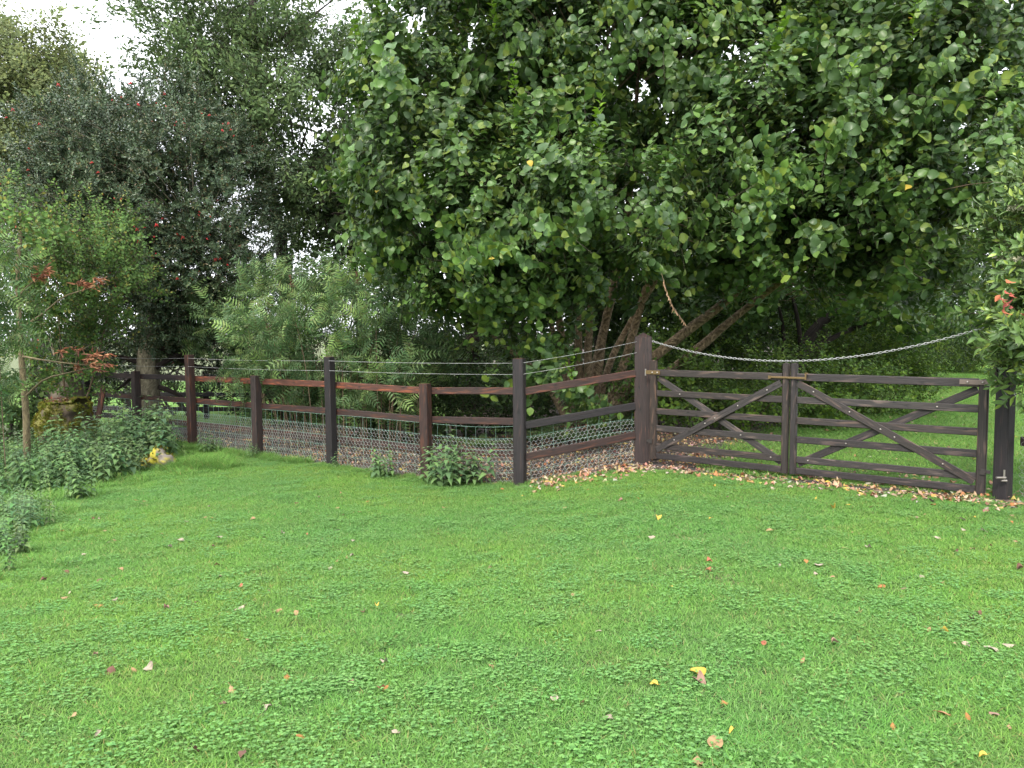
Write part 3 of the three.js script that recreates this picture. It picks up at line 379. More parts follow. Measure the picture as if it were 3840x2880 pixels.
// ---------- the two gate leaves ----------
function gateLeaf(A, B, label, mirror) { // A at the hinge, B where the leaves meet; local x runs from A to B
  const d = B.clone().sub(A), L = d.length(), y0 = -0.155, G = thing('field_gate', label, 'gate', [A.x, y0, A.z], Math.atan2(-d.z, d.x), 'pair of five-bar gate leaves');
  const mt = () => M.gate[Math.floor(rngW() * 3)], fz = mirror ? -1 : 1; // fz: which local z faces the camera
  const stile = (x, h, w, mat) => { const g = stand(timber(h, w, 0.075, rngW, { c: 0.012, top: 0.014, wobble: 0.001 })); const m = part('stile', g, mat, G); m.position.set(x, 0, 0); return m; };
  stile(0.045, mirror ? 1.12 : 1.243, 0.085, mirror ? M.gate[2] : M.gateWorn); stile(L - 0.042, 1.243, 0.07, mt());
  const x0 = 0.09, x1 = L - 0.078;
  const bar = (y, h, t, z = 0, mat = mt()) => { const m = part('rail', timber(x1 - x0, h, t, rngW, { c: 0.006, wobble: 0.002 }), mat, G); m.position.set(x0, y, z); return m; };
  bar(1.095, 0.082, 0.066); for (const y of [0.838, 0.608, 0.392, 0.165]) bar(y, 0.077, 0.022); bar(0.038, 0.075, 0.03, 0, M.gate[1]);
  const brace = (xa, ya, xb, yb, z) => { const g = beamBetween(V(xa, ya, z), V(xb, yb, z), 0.08, 0.02, rngW, { c: 0.005 }); return part('brace', g, mt(), G); };
  brace(0.10, 0.12, L - 0.09, 1.03, fz * 0.0225); brace(0.10, 1.03, L - 0.09, 0.12, -fz * 0.0225);
  const bolt = (x, y, z) => { const m = part('bolt', new THREE.SphereGeometry(0.0105, 10, 6, 0, Math.PI * 2, 0, Math.PI / 2).rotateX(fz * Math.PI / 2), M.bolt, G); m.position.set(x, y, z); };
  for (const t of [0.16, 0.42, 0.5, 0.68, 0.9]) bolt(lerp(0.1, L - 0.09, t), lerp(0.12, 1.03, t), fz * 0.0335);
  bolt(lerp(0.1, L - 0.09, 0.2), 0.838, fz * 0.013); bolt(lerp(0.1, L - 0.09, 0.7), 0.392, fz * 0.013); bolt(lerp(0.1, L - 0.09, 0.93), 0.165, fz * 0.013);
  // top strap hinge and bottom hinge
  const st = part('strap_hinge', timber(mirror ? 0.29 : 0.2, 0.05, 0.008, rngW, { c: 0.003, wobble: 0 }), mirror ? M.strap : M.brass, G); st.position.set(mirror ? -0.04 : -0.045, 1.1, fz * 0.044);
  for (const x of mirror ? [0.05, 0.18] : [0.05, 0.12]) { const b = part('bolt', new THREE.SphereGeometry(0.012, 10, 6, 0, Math.PI * 2, 0, Math.PI / 2).rotateX(fz * Math.PI / 2), M.bolt, G); b.position.set(x, 1.1, fz * 0.048); }
  const pin = part('hinge_pin', new THREE.CylinderGeometry(0.01, 0.01, 0.085, 10), M.bolt, G); pin.position.set(-0.05, 1.1, fz * 0.04);
  const bh = part('hinge_block', mergeGeometries([new THREE.BoxGeometry(0.045, 0.055, 0.012).translate(0, 0, fz * 0.045), new THREE.BoxGeometry(0.05, 0.03, 0.03).translate(-0.04, 0, fz * 0.02)]), M.ironDark, G); bh.position.set(0.03, 0.225, 0);
  const hex = [], P = (u, v) => V(u, v, fz * (0.046 + noise(u * 3, v * 3) * 0.004)), sx = 0.05, sy = 0.038; for (let j = 0; j < 12; j++) for (let i = 0; i < (L - 0.1) / sx - 1; i++) { const u = 0.06 + (i + (j % 2 ? 0.5 : 0)) * sx, v = 0.01 + j * sy; hex.push([P(u, v), P(u, v + sy * 0.45)], [P(u, v + sy * 0.45), P(u - sx / 2, v + sy)], [P(u, v + sy * 0.45), P(u + sx / 2, v + sy)]); }
  part('wire_netting', rods(hex, 0.0009), M.ironDark, G, 'stuff');
  return G;
}
{
  const a = gateLeaf(GA, GM.clone().add(V(-0.005, 0, 0.004)), 'left leaf of the dark five-bar gate, hung on the tall peaked post', false);
  gateLeaf(GB, GM.clone().add(V(0.005, 0, -0.004)), 'right leaf of the dark five-bar gate, hung on the black post by the bush', true);
  const u = GM.clone().sub(GA).normalize(), c = GM.clone().add(V(-u.z, 0, u.x).multiplyScalar(0.052)); c.y = -0.155 + 1.09;
  const latch = thing('gate_latch', 'weathered brass throw-over bar latch joining the two gate leaves', 'latch', [c.x, c.y, c.z], Math.atan2(-u.z, u.x));
  part('bar', timber(0.4, 0.022, 0.014, rngW, { c: 0.003, wobble: 0 }), M.brass, latch).position.set(-0.21, 0, 0);
  part('end_cap', new THREE.BoxGeometry(0.03, 0.034, 0.022), M.brass, latch).position.set(-0.215, 0, 0);
  part('keeper', mergeGeometries([new THREE.BoxGeometry(0.016, 0.075, 0.016).translate(0, 0.018, 0), new THREE.BoxGeometry(0.034, 0.012, 0.016).translate(0.01, 0.055, 0)]), M.brass, latch).position.set(0.185, 0, 0);
}
// ---------- chain above the gate ----------
{
  const a = V(1.80, 1.335, -9.70), b = V(4.66, 1.53, -7.24), C = thing('hanging_chain', 'thin galvanised chain sagging above the gate from post to bush', 'chain', [a.x, a.y, a.z]);
  const pts = []; for (let i = 0; i <= 300; i++) { const t = i / 300, p = a.clone().lerp(b, t); p.y -= 0.31 * 4 * t * (1 - t); pts.push(p); }
  const link = new THREE.BufferGeometry().copy(tube([V(0.017, 0.006, 0), V(0.014, 0.011, 0), V(-0.014, 0.011, 0), V(-0.0175, 0.006, 0), V(-0.0175, -0.006, 0), V(-0.014, -0.011, 0), V(0.014, -0.011, 0), V(0.0175, -0.006, 0), V(0.017, 0.006, 0)], 0.0032, 0.0032, 5, 0, 0, false));
  // long links made by hand: an oval ring
  const ring = []; for (let k = 0; k < 14; k++) { const q = k / 14 * Math.PI * 2; ring.push(V(Math.cos(q) * 0.011 + Math.sign(Math.cos(q)) * 0.012, Math.sin(q) * 0.011, 0)); }
  const lg = []; for (let k = 0; k < 14; k++) lg.push([ring[k], ring[(k + 1) % 14]]); const linkGeo = rods(lg, 0.0036).scale(0.85, 0.85, 0.85); link.dispose();
  let s = 0, nxt = 0, k = 0;
  for (let i = 1; i < pts.length; i++) { s += pts[i].distanceTo(pts[i - 1]); while (s > nxt) { const dir = pts[i].clone().sub(pts[i - 1]).normalize(); const m = part('link', linkGeo, M.zincDull, C); m.position.copy(pts[i]).sub(a); m.quaternion.setFromUnitVectors(V(1, 0, 0), dir).multiply(new THREE.Quaternion().setFromAxisAngle(V(1, 0, 0), k % 2 ? 1.25 : -0.3)); nxt += 0.031; k++; } }
}
// ---------- netting fence to the right of the gate ----------
{
  const a = V(4.86, 0, -7.2), b = V(5.75, 0, -5.95), F = thing('netting_fence', 'wire netting fence with one dark rail running right from the black gate post', 'fence', [a.x, ground(a.x, a.z), a.z]), o = F.position;
  part('wire_netting', shift(netting([[a, b, 0.95]], 0.046, 0.0013), o), M.zincDull, F, 'stuff');
  const ra = a.clone(), rb = b.clone(); ra.x += 0.03; ra.z -= 0.04; rb.x += 0.03; rb.z -= 0.04; ra.y = ground(a.x, a.z) + 0.56; rb.y = ground(b.x, b.z) + 0.56;
  part('rail', shift(beamBetween(ra, rb, 0.09, 0.036, rngW), o), M.railMid, F);
  post(F, b.x + 0.06, b.z + 0.02, 1.2, 0.11, 0.9, M.postDark[1]);
}
// ---------- older field fence behind the holly ----------
{
  const P = [[-3.2, -16.6], [-5.2, -17.2], [-7.2, -17.8], [-9.4, -18.5], [-12, -19.3]], F = thing('field_fence', 'weathered black rail fence at the field edge behind the holly', 'fence', on(...P[0])), o = F.position, black = woodMat(tDark, 0x8c8488, 0.8);
  P.forEach(([x, z]) => post(F, x, z, 1.15, 0.12, 0.3, black));
  for (let i = 0; i < P.length - 1; i++) for (const h of [1.0, 0.6, 0.25]) { const a = V(...on(P[i][0], P[i][1] + 0.08, h + gauss(rngW) * 0.04)), b = V(...on(P[i + 1][0], P[i + 1][1] + 0.08, h + gauss(rngW) * 0.04)); part('rail', shift(beamBetween(a, b, 0.1, 0.04, rngW, { wobble: 0.01 }), o), black, F); }
}

// ---------- leaf colours (linear base colours) ----------
const C = {
  hazel: [[0.082, 0.165, 0.030, 5], [0.11, 0.205, 0.034, 3], [0.060, 0.125, 0.034, 3], [0.15, 0.22, 0.03, 0.6], [0.38, 0.28, 0.03, 0.08], [0.18, 0.11, 0.05, 0.08]],
  hazelTip: [[0.17, 0.31, 0.02, 5], [0.13, 0.25, 0.022, 3], [0.09, 0.19, 0.022, 2]],
  cherry: [[0.088, 0.142, 0.050, 5], [0.12, 0.18, 0.06, 3], [0.065, 0.11, 0.045, 3], [0.21, 0.19, 0.06, 0.25], [0.26, 0.14, 0.05, 0.08]],
  holly: [[0.055, 0.092, 0.046, 5], [0.078, 0.12, 0.055, 3], [0.095, 0.115, 0.045, 1.2], [0.13, 0.10, 0.045, 0.3]],
  sorb: [[0.11, 0.185, 0.062, 5], [0.15, 0.23, 0.075, 3], [0.075, 0.135, 0.05, 2]],
  rose: [[0.09, 0.17, 0.04, 5], [0.125, 0.21, 0.045, 3], [0.065, 0.13, 0.036, 3], [0.2, 0.2, 0.045, 0.35]],
  bush: [[0.10, 0.175, 0.045, 5], [0.14, 0.225, 0.055, 3], [0.075, 0.13, 0.045, 2], [0.24, 0.33, 0.06, 1.2]],
  nettle: [[0.095, 0.175, 0.06, 5], [0.125, 0.215, 0.07, 3], [0.072, 0.135, 0.055, 3], [0.14, 0.21, 0.045, 0.4]],
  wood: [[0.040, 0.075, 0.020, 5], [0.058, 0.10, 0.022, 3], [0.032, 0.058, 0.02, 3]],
  far: [[0.17, 0.21, 0.075, 5], [0.21, 0.24, 0.08, 3], [0.13, 0.17, 0.065, 3]],  // willow green made paler, with the distance haze put into the colour
  under: [[0.10, 0.18, 0.03, 5], [0.15, 0.24, 0.03, 3], [0.07, 0.13, 0.03, 2]],
};
const kinds = (n, seed, o) => Array.from({ length: n }, (_, i) => shoot(seed + i * 17, o));
const G = {
  hazel: kinds(5, 100, { n: 9, len: 0.36, L: 0.128, W: 0.108, prof: PROF.hazel, cols: C.hazel, angle: 1.25, spiral: 3.14, droop: 0.35, fold: 0.22, wave: 0.035, bend: 0.3, petiole: 0.015, hang: 0.28 }),
  hazelTip: kinds(3, 150, { n: 9, len: 0.36, L: 0.088, W: 0.076, prof: PROF.hazel, cols: C.hazelTip, angle: 1.0, spiral: 3.14, droop: 0.3, fold: 0.35, wave: 0.025, bend: 0.1, petiole: 0.012 }),
  cherry: kinds(4, 200, { n: 11, len: 0.42, L: 0.14, W: 0.052, prof: PROF.lance, cols: C.cherry, angle: 1.5, droop: 0.3, fold: 0.35, wave: 0.01, bend: 0.25, hang: 0.8, petiole: 0.025 }),
  holly: kinds(4, 250, { n: 20, len: 0.3, L: 0.062, W: 0.032, prof: PROF.holly, cols: C.holly, angle: 1.1, droop: 0.1, fold: 0.35, wave: 0.03, bend: 0.25, petiole: 0.006 }),
  rose: kinds(4, 300, { n: 15, len: 0.36, L: 0.062, W: 0.04, prof: PROF.oval, cols: C.rose, angle: 1.2, droop: 0.2, fold: 0.25, wave: 0.01, bend: 0.3, petiole: 0.012 }),
  bush: kinds(4, 350, { n: 13, len: 0.22, L: 0.088, W: 0.036, prof: PROF.oval, cols: C.bush, angle: 1.1, droop: 0.2, fold: 0.3, wave: 0.01, bend: 0.2, petiole: 0.01 }),
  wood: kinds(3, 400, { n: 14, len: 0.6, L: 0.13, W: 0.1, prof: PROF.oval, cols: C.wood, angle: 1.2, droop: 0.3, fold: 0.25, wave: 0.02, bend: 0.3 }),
  under: kinds(3, 450, { n: 14, len: 0.4, L: 0.08, W: 0.055, prof: PROF.oval, cols: C.under, angle: 1.2, droop: 0.3, fold: 0.25, wave: 0.02, bend: 0.3 }),
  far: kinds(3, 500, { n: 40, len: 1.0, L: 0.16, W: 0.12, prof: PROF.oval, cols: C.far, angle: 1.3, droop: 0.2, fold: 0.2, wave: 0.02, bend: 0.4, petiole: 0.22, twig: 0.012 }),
};
G.woodSmall = kinds(3, 470, { n: 14, len: 0.4, L: 0.09, W: 0.05, prof: PROF.oval, cols: C.wood, angle: 1.2, droop: 0.3, fold: 0.25, wave: 0.02, bend: 0.3 });
// a feathery frond along +y, arching over: pairs of narrow leaflets on a midrib
function frond(seed, { n = 9, len = 0.3, L = 0.105, W = 0.021, cols, arch = 0.5 }) {
  const rng = makeRng(seed), bag = new LeafBag(), at = (t) => V(0, len * (t - arch * 0.25 * t * t), len * arch * t * t), base = pickCol(rng, cols);
  for (let k = 0; k < 4; k++) bag.rod(at(k / 4), at((k + 1) / 4), 0.0022, [0.12, 0.14, 0.05]);
  for (let i = 0; i <= n; i++) { const t = 0.12 + 0.86 * i / n, b = at(t), tan = at(Math.min(1, t + 0.02)).sub(at(t - 0.02)).normalize(), nn = V(0, tan.z, -tan.y).negate(), nrm = nn.y < 0 ? nn.negate() : nn, s = Math.sin(Math.PI * Math.pow(t * 0.88 + 0.1, 0.8)) * 0.6 + 0.45; const c = base.map((v) => v * (0.88 + rng() * 0.24)); for (const e of i === n ? [0] : [-1, 1]) { const u = tan.clone().multiplyScalar(e ? 0.5 : 1).add(V(e, 0, 0)).addScaledVector(nrm, -0.12 + gauss(rng) * 0.12); bag.leaf(b, u, nrm, L * s, W * (0.8 + 0.3 * s), PROF.leaflet, c, { droop: 0.35 * rng(), fold: 0.3, wave: 0 }); } }
  return bag.build();
}
G.sorb = [0, 1, 2, 3, 4].map((k) => frond(600 + k * 7, { cols: C.sorb, n: 6 + k % 3, len: 0.29 + k * 0.018, arch: 0.45 + k * 0.12 }));
G.fern = [0, 1, 2].map((k) => frond(650 + k * 7, { cols: C.under, n: 15, len: 0.55, L: 0.1, W: 0.022, arch: 0.9 }));
const greenTint = (p, out, rng, cl) => { const k = cl * (0.9 + 0.25 * noise(p.x * 0.8, p.y * 0.8, p.z * 0.8)); return [k * (0.95 + rng() * 0.1), k, k * (0.92 + rng() * 0.16)]; };
function treeThing(name, label, category, base, group) { const t = thing(name, label, category, base, 0, group); return t; }
function stems(t, list, mat, r0, r1, rough = 0.35, partName = 'stem', sides = 9) { const o = t.position.toArray(); list.forEach((pts, i) => { const a = Array.isArray(r0) ? r0[i] : r0; part(partName, tube(localPts(pts, o), a, r1, sides, rough, i * 3.1), mat, t); }); }
const sink = (pts) => { const q = pts.map((p) => p.slice()); q[0][1] = ground(q[0][0], q[0][2]) - 0.12; return q; };

// ---------- hazel ----------
{
  const T = treeThing('hazel_tree', 'large many-stemmed hazel with broad rounded leaves spreading over the fence and gate', 'tree', on(1.35, -13));
  const st = D.hazelStems.map(sink);
  stems(T, st, BARK.hazel, [0.085, 0.08, 0.10, 0.075, 0.09, 0.11, 0.10, 0.06, 0.06, 0.07], 0.022);
  part('stool', tube([V(-0.05, -0.15, 0), V(-0.02, 0.12, 0.02), V(0, 0.3, 0.03)], (t) => 0.42 - 0.2 * t, 0, 14, 0.5, 4), BARK.hazelDark, T);
  const near = (c, b, rng) => { let best = null, bd = 1e9; for (const s of st) for (let i = 1; i < s.length - 1; i++) for (const f of [0, 0.5]) { const q = V(lerp(s[i][0], s[i + 1][0], f), lerp(s[i][1], s[i + 1][1], f), lerp(s[i][2], s[i + 1][2], f)), dd = q.distanceTo(c) + Math.max(0, q.y - c.y + 0.3) * 2; if (dd < bd) { bd = dd; best = q; } } return bd > 1.6 ? best.lerp(c, 0.35) : best; };
  foliage(T, { blobs: D.hazel.map((b) => [b[0], b[1] + 0.05, b[2] - 0.25, b[3] * 0.8, b[4] * 0.8, b[5] * 0.75]), seed: 23, density: 3.4, per: 8, spread: 0.24, geos: G.hazel, mat: LM.hazel, size: [0.7, 1.15], grow: [0.5, 0.3, 0.6], gap: -0.6, shell: 0.5, back: 0.6, tint: greenTint });
  const ends = foliage(T, { blobs: D.hazel, seed: 21, density: 3.9, per: 9, spread: 0.19, geos: G.hazel, mat: LM.hazel, size: [0.6, 1.3], grow: [0.6, 0.25, 0.5], gap: -0.2, gapScale: 0.8, shell: 0.65, back: 0.5, tint: greenTint, twigs: { every: 3, r: 0.005, from: near, mat: BARK.twig } });
  // fresh upright shoots on the camera's side
  const rng = makeRng(31), cp = new Copies(G.hazelTip, LM.hazel);
  for (const [c, out] of ends) if (out.z > 0.1 && out.y > -0.2 && rng() < 0.26) { const n = 2 + Math.floor(rng() * 3), d = V(gauss(rng) * 0.25, 1, gauss(rng) * 0.25 + 0.1).normalize(); for (let k = 0; k < n; k++) cp.add(Math.floor(rng() * 3), c.clone().addScaledVector(d, 0.08 + k * 0.2).addScaledVector(out, 0.06), d, rng() * 6, 0.75 + rng() * 0.35, [1, 1, 1]); }
  cp.write('fresh_shoots', T);
  // the leaves that stand out singly on the near side
  const leafGeo = (seed, col) => { const r = makeRng(seed), b = new LeafBag(); b.leaf(V(), V(0, 1, 0), V(0, 0, 1), 0.11, 0.1, PROF.hazel, col, { droop: 0.2 + r() * 0.4, fold: 0.1 + r() * 0.35, wave: 0.03, ph: r() * 6 }); b.rod(V(0, -0.02, 0), V(), 0.0015, [0.1, 0.1, 0.04]); return b.build(); };
  const lg = [[0.06, 0.125, 0.032], [0.075, 0.15, 0.035], [0.05, 0.10, 0.036], [0.12, 0.21, 0.03], [0.065, 0.13, 0.045]].flatMap((c, i) => [leafGeo(700 + i, c), leafGeo(720 + i, c)]), yl = [leafGeo(740, [0.50, 0.42, 0.03]), leafGeo(741, [0.45, 0.34, 0.05]), leafGeo(742, [0.36, 0.22, 0.07])];
  const cand = ends.filter(([c, out]) => out.z > 0.35).sort((a, b) => b[0].z - a[0].z); let k = 0;
  for (let i = 0; i < cand.length && k < 300; i += 1) { const [c, out] = cand[i]; const n = i < 90 ? 3 : 1; for (let q = 0; q < n && k < 300; q++, k++) { const yel = k % 15 === 4, m = part('leaf', yel ? yl[k % 3] : lg[k % lg.length], LM.hazel, T); const dir = V(gauss(rng) * 0.7, -0.25 + gauss(rng) * 0.5, 0.6 + gauss(rng) * 0.4).normalize(), nn = V(gauss(rng) * 0.4, 0.9, 0.5 + gauss(rng) * 0.3); nn.addScaledVector(dir, -nn.dot(dir)).normalize(); m.quaternion.setFromRotationMatrix(_m.makeBasis(V().crossVectors(dir, nn), dir, nn)); m.position.copy(c).addScaledVector(out, 0.16 + rng() * 0.14).add(V(gauss(rng) * 0.14, gauss(rng) * 0.14, 0.05)).sub(T.position); m.scale.setScalar((yel ? 0.6 : 0.8) + rng() * 0.35); } }
  // a snapped twig with withered leaves hanging in front of the crown
  const bag = new LeafBag(), p0 = V(1.81, 2.16, -9.2).sub(T.position), p1 = V(2.1, 1.55, -9.2).sub(T.position), at = (t) => p0.clone().lerp(p1, t).add(V(-0.05 * Math.sin(t * 3.1), 0, 0.02 * Math.sin(t * 7)));
  for (let i = 0; i < 6; i++) bag.rod(at(i / 6), at((i + 1) / 6), 0.004, [0.2, 0.14, 0.09]);
  for (let i = 0; i < 26; i++) { const t = 0.12 + 0.9 * i / 26; bag.leaf(at(t), V(gauss(rng) * 0.5 + 0.25, -1, gauss(rng) * 0.5), randDir(rng), 0.05 + rng() * 0.03, 0.022, PROF.lance, pickCol(rng, [[0.36, 0.24, 0.15, 2], [0.28, 0.18, 0.11, 1]]), { fold: 0.8, droop: 0.3, wave: 0.05, ph: rng() * 6 }); }
  const dt = part('withered_twig', bag.build(), LM.dry, T, 'stuff'); dt.userData.label = 'withered pale brown twig hanging down';
}
// ---------- cherry ----------
{
  const T = treeThing('cherry_tree', 'tall airy cherry with banded grey trunk and drooping narrow leaves', 'tree', on(D.cherryStems[0][0][0], D.cherryStems[0][0][2])), o = T.position.toArray(), st = D.cherryStems;
  part('trunk', tube(localPts(sink(st[0]), o), (t) => 0.19 - 0.12 * t, 0, 12, 0.12, 2), BARK.cherry, T);
  st.slice(1).forEach((s, i) => part('branch', tube(localPts(s, o), 0.055, 0.015, 7, 0.2, i), i === 5 ? BARK.twigPale : BARK.cherry, T));
  foliage(T, { blobs: D.cherry, seed: 41, density: 2.6, per: 9, spread: 0.34, geos: G.cherry, mat: LM.soft, size: [0.85, 1.3], grow: [0.6, 0.1, 0.5], gap: -0.2, gapScale: 0.55, shell: 0.85, back: 0.8, tint: greenTint, twigs: { every: 2, r: 0.008, mat: BARK.dark } });
}
// ---------- holly ----------
{
  const T = treeThing('holly_tree', 'dark glossy holly dotted with red berries behind the left fence', 'tree', on(D.hollyStems[0][0][0], D.hollyStems[0][0][2])), o = T.position.toArray(), st = D.hollyStems;
  part('trunk', tube(localPts(sink(st[0]), o), (t) => 0.19 * (1 - t) + 0.05 + 0.12 * Math.exp(-t * 14), 0, 12, 0.25, 7), BARK.holly, T);
  st.slice(1).forEach((s, i) => part('branch', tube(localPts(s, o), 0.06, 0.015, 7, 0.2, i), i > 1 ? BARK.dark : BARK.holly, T));
  foliage(T, { blobs: D.holly.slice(0, 12).map((b) => [b[0], b[1], b[2] - 0.4, b[3] * 0.75, b[4] * 0.75, b[5] * 0.6]), seed: 53, density: 2.2, per: 9, spread: 0.3, geos: G.holly, mat: LM.glossy, size: [1, 1.5], grow: [0.5, 0.3, 0.6], gap: -0.7, shell: 0.6, back: 0.6, tint: greenTint });
  const ends = foliage(T, { blobs: D.holly, seed: 51, density: 5.0, per: 9, spread: 0.26, geos: G.holly, mat: LM.glossy, size: [0.9, 1.4], grow: [0.6, 0.3, 0.6], gap: -0.4, gapScale: 0.7, shell: 0.7, back: 0.6, tint: greenTint, twigs: { every: 2, r: 0.006, mat: BARK.twigPale } });
  const rng = makeRng(52), sp = new THREE.IcosahedronGeometry(0.011, 1), bunch = [0, 1, 2].map((k) => { const r = makeRng(60 + k); return mergeGeometries(Array.from({ length: 11 }, () => sp.clone().translate(gauss(r) * 0.035, gauss(r) * 0.03, gauss(r) * 0.035))); }), red = new THREE.MeshPhysicalMaterial({ color: 0xb3161a, roughness: 0.35, clearcoat: 0.4 }), red2 = new THREE.MeshPhysicalMaterial({ color: 0x96281c, roughness: 0.4 });
  const f = ends.filter(([c, out]) => out.z > 0.3 && noise(c.x * 0.7, c.y * 0.7, 4) > -0.1);
  for (let k = 0; k < 230; k++) { const [c, out] = f[Math.floor(rng() * f.length)]; const m = part('berry_bunch', bunch[k % 3], k % 4 ? red : red2, T); m.position.copy(c).addScaledVector(out, 0.2 + rng() * 0.12).add(V(gauss(rng) * 0.2, gauss(rng) * 0.2, 0)).sub(T.position); m.scale.setScalar(0.4 + rng() * 0.5); }
}
// ---------- pale tall trees far left ----------
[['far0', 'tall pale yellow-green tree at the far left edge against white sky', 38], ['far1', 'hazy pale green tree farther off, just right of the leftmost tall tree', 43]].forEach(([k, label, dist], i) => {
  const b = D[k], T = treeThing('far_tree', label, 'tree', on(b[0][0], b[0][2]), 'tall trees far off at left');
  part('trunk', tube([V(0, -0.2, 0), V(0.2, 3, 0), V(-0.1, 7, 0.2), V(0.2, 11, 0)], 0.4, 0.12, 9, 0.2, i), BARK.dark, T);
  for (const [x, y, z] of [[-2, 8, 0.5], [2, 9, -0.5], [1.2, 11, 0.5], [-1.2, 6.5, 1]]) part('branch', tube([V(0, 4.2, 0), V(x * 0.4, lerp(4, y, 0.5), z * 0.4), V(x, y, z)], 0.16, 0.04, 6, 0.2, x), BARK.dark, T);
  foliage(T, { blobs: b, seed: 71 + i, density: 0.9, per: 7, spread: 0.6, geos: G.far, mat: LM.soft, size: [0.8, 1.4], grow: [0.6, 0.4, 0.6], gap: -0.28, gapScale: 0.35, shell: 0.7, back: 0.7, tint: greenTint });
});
// ---------- woodland behind ----------
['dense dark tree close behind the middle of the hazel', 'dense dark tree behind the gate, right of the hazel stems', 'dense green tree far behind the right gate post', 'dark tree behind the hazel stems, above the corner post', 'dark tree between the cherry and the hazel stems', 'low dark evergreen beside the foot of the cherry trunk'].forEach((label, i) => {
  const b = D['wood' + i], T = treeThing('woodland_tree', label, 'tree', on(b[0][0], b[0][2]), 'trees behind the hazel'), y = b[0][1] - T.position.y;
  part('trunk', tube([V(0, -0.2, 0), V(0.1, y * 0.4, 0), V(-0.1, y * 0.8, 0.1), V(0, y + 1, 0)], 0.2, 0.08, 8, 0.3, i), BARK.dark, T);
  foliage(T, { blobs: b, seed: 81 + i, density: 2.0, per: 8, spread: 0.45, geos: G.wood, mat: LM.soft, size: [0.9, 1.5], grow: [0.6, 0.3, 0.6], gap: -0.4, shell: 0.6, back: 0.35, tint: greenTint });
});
{
  const T = treeThing('leaning_tree', 'dark leaning tree with black forked trunk behind the gate', 'tree', on(D.darkStems[0][0][0], D.darkStems[0][0][2]));
  stems(T, D.darkStems.map((s, i) => (i === 0 || i === 3 ? sink(s) : s)), BARK.dark, [0.19, 0.06, 0.07, 0.06], 0.02, 0.3, 'trunk');
  foliage(T, { blobs: D.darkTree, seed: 95, density: 3.2, per: 8, spread: 0.25, geos: G.hazel, mat: LM.hazel, size: [0.8, 1.2], grow: [0.5, 0.2, 0.6], gap: -0.2, shell: 0.8, back: 0.7, tint: greenTint, twigs: { every: 2, r: 0.006 } });
}
const underLabels = ['low green bush behind the left leaf of the gate', 'low leafy bush behind the meeting stiles of the gate', 'low leafy bush behind the middle of the right gate leaf', 'bright leafy bush right of the black forked trunk', 'sunlit bush beyond the gate at the far end of the lawn', 'shadowed bush under the hazel, above the left gate leaf', 'green bush under the chain, right of the forked trunk', 'big green bush far behind the right gate post', 'small shadowed bush behind the foot of the hazel', 'dark bush under the hazel, left of the corner post', 'dark bush under the hazel, just behind the corner post', 'dark low bush below the feathery shrub'];
underLabels.forEach((label, i) => {
  const b = D['under' + i], T = treeThing('wild_bush', label, 'bush', on(b[0][0], b[0][2]), 'bushes under the trees'), y = b[0][1] - T.position.y;
  for (let k = 0; k < 3; k++) part('stem', tube([V(k * 0.08 - 0.08, -0.08, 0), V(k * 0.3 - 0.3, y * 0.5, 0.1), V(k * 0.5 - 0.5, Math.max(0.3, y), 0.15)], 0.02, 0.008, 5, 0, k), BARK.twig, T);
  const bb = b.map((q) => q.slice()); bb.push([bb[0][0], T.position.y + Math.max(0.15, (bb[0][1] - T.position.y) * 0.45), bb[0][2], bb[0][3] * 0.95, Math.max(0.2, (bb[0][1] - T.position.y) * 0.5), bb[0][5]]);
  foliage(T, { blobs: bb, seed: 101 + i * 3, density: 4.5, per: 8, spread: 0.22, geos: i > 7 ? G.woodSmall : G.under, mat: LM.soft, size: [0.7, 1.2], grow: [0.5, 0.6, 0.5], gap: -0.45, shell: 0.7, back: 0.5, tint: greenTint, name: 'foliage' });  // the last bushes get darker leaves, deep shade painted into their colour
});
// thicket closing the view behind the trees
[[-1.5, -23, 2.2, 2.6], [1.2, -22, 2.2, 3.0], [4.2, -23, 2.4, 3.2], [7.4, -24.5, 2.4, 3.0], [10.4, -26, 2.3, 3.2], [13.4, -29, 2.4, 3.0], [20.5, -42, 3.4, 4], [26, -46, 3.6, 4.8], [32, -47, 3.8, 5]].forEach(([x, z, r, h], i) => {
  const T = treeThing('thicket_bush', ['thicket at the back between cherry and hazel', 'thicket at the back, left of the hazel stems', 'thicket at the back behind the tall gate post', 'thicket at the back behind the left gate leaf', 'thicket at the back above the gate latch', 'thicket at the back under the lowest sag of chain', 'thicket at the far end of the lawn beyond the gate', 'tall thicket at the far right end of the lawn', 'tallest thicket behind the evergreen bush at right'][i], 'bush', on(x, z), 'thicket at the back'), y = T.position.y;
  for (let k = 0; k < 3; k++) part('stem', tube([V(k * 0.2 - 0.2, -0.1, 0), V(k * 0.6 - 0.6, h * 0.4, 0.1), V(k - 1, h * 0.8, 0.15)], 0.05, 0.02, 6, 0.2, k), BARK.dark, T);
  foliage(T, { blobs: [[x, y + h * 0.6, z, r, h * 0.55, 1.4], [x, y + h * 0.2, z + 0.3, r * 1.1, h * 0.3, 1.5]], seed: 210 + i, density: 1.9, per: 8, spread: 0.4, geos: i > 5 && i < 9 ? G.under : G.wood, mat: LM.soft, size: i > 5 && i < 9 ? [1.4, 2.2] : [0.8, 1.3], grow: [0.5, 0.5, 0.5], gap: -0.5, shell: 0.7, back: 0.4, tint: greenTint, name: 'foliage' });
});
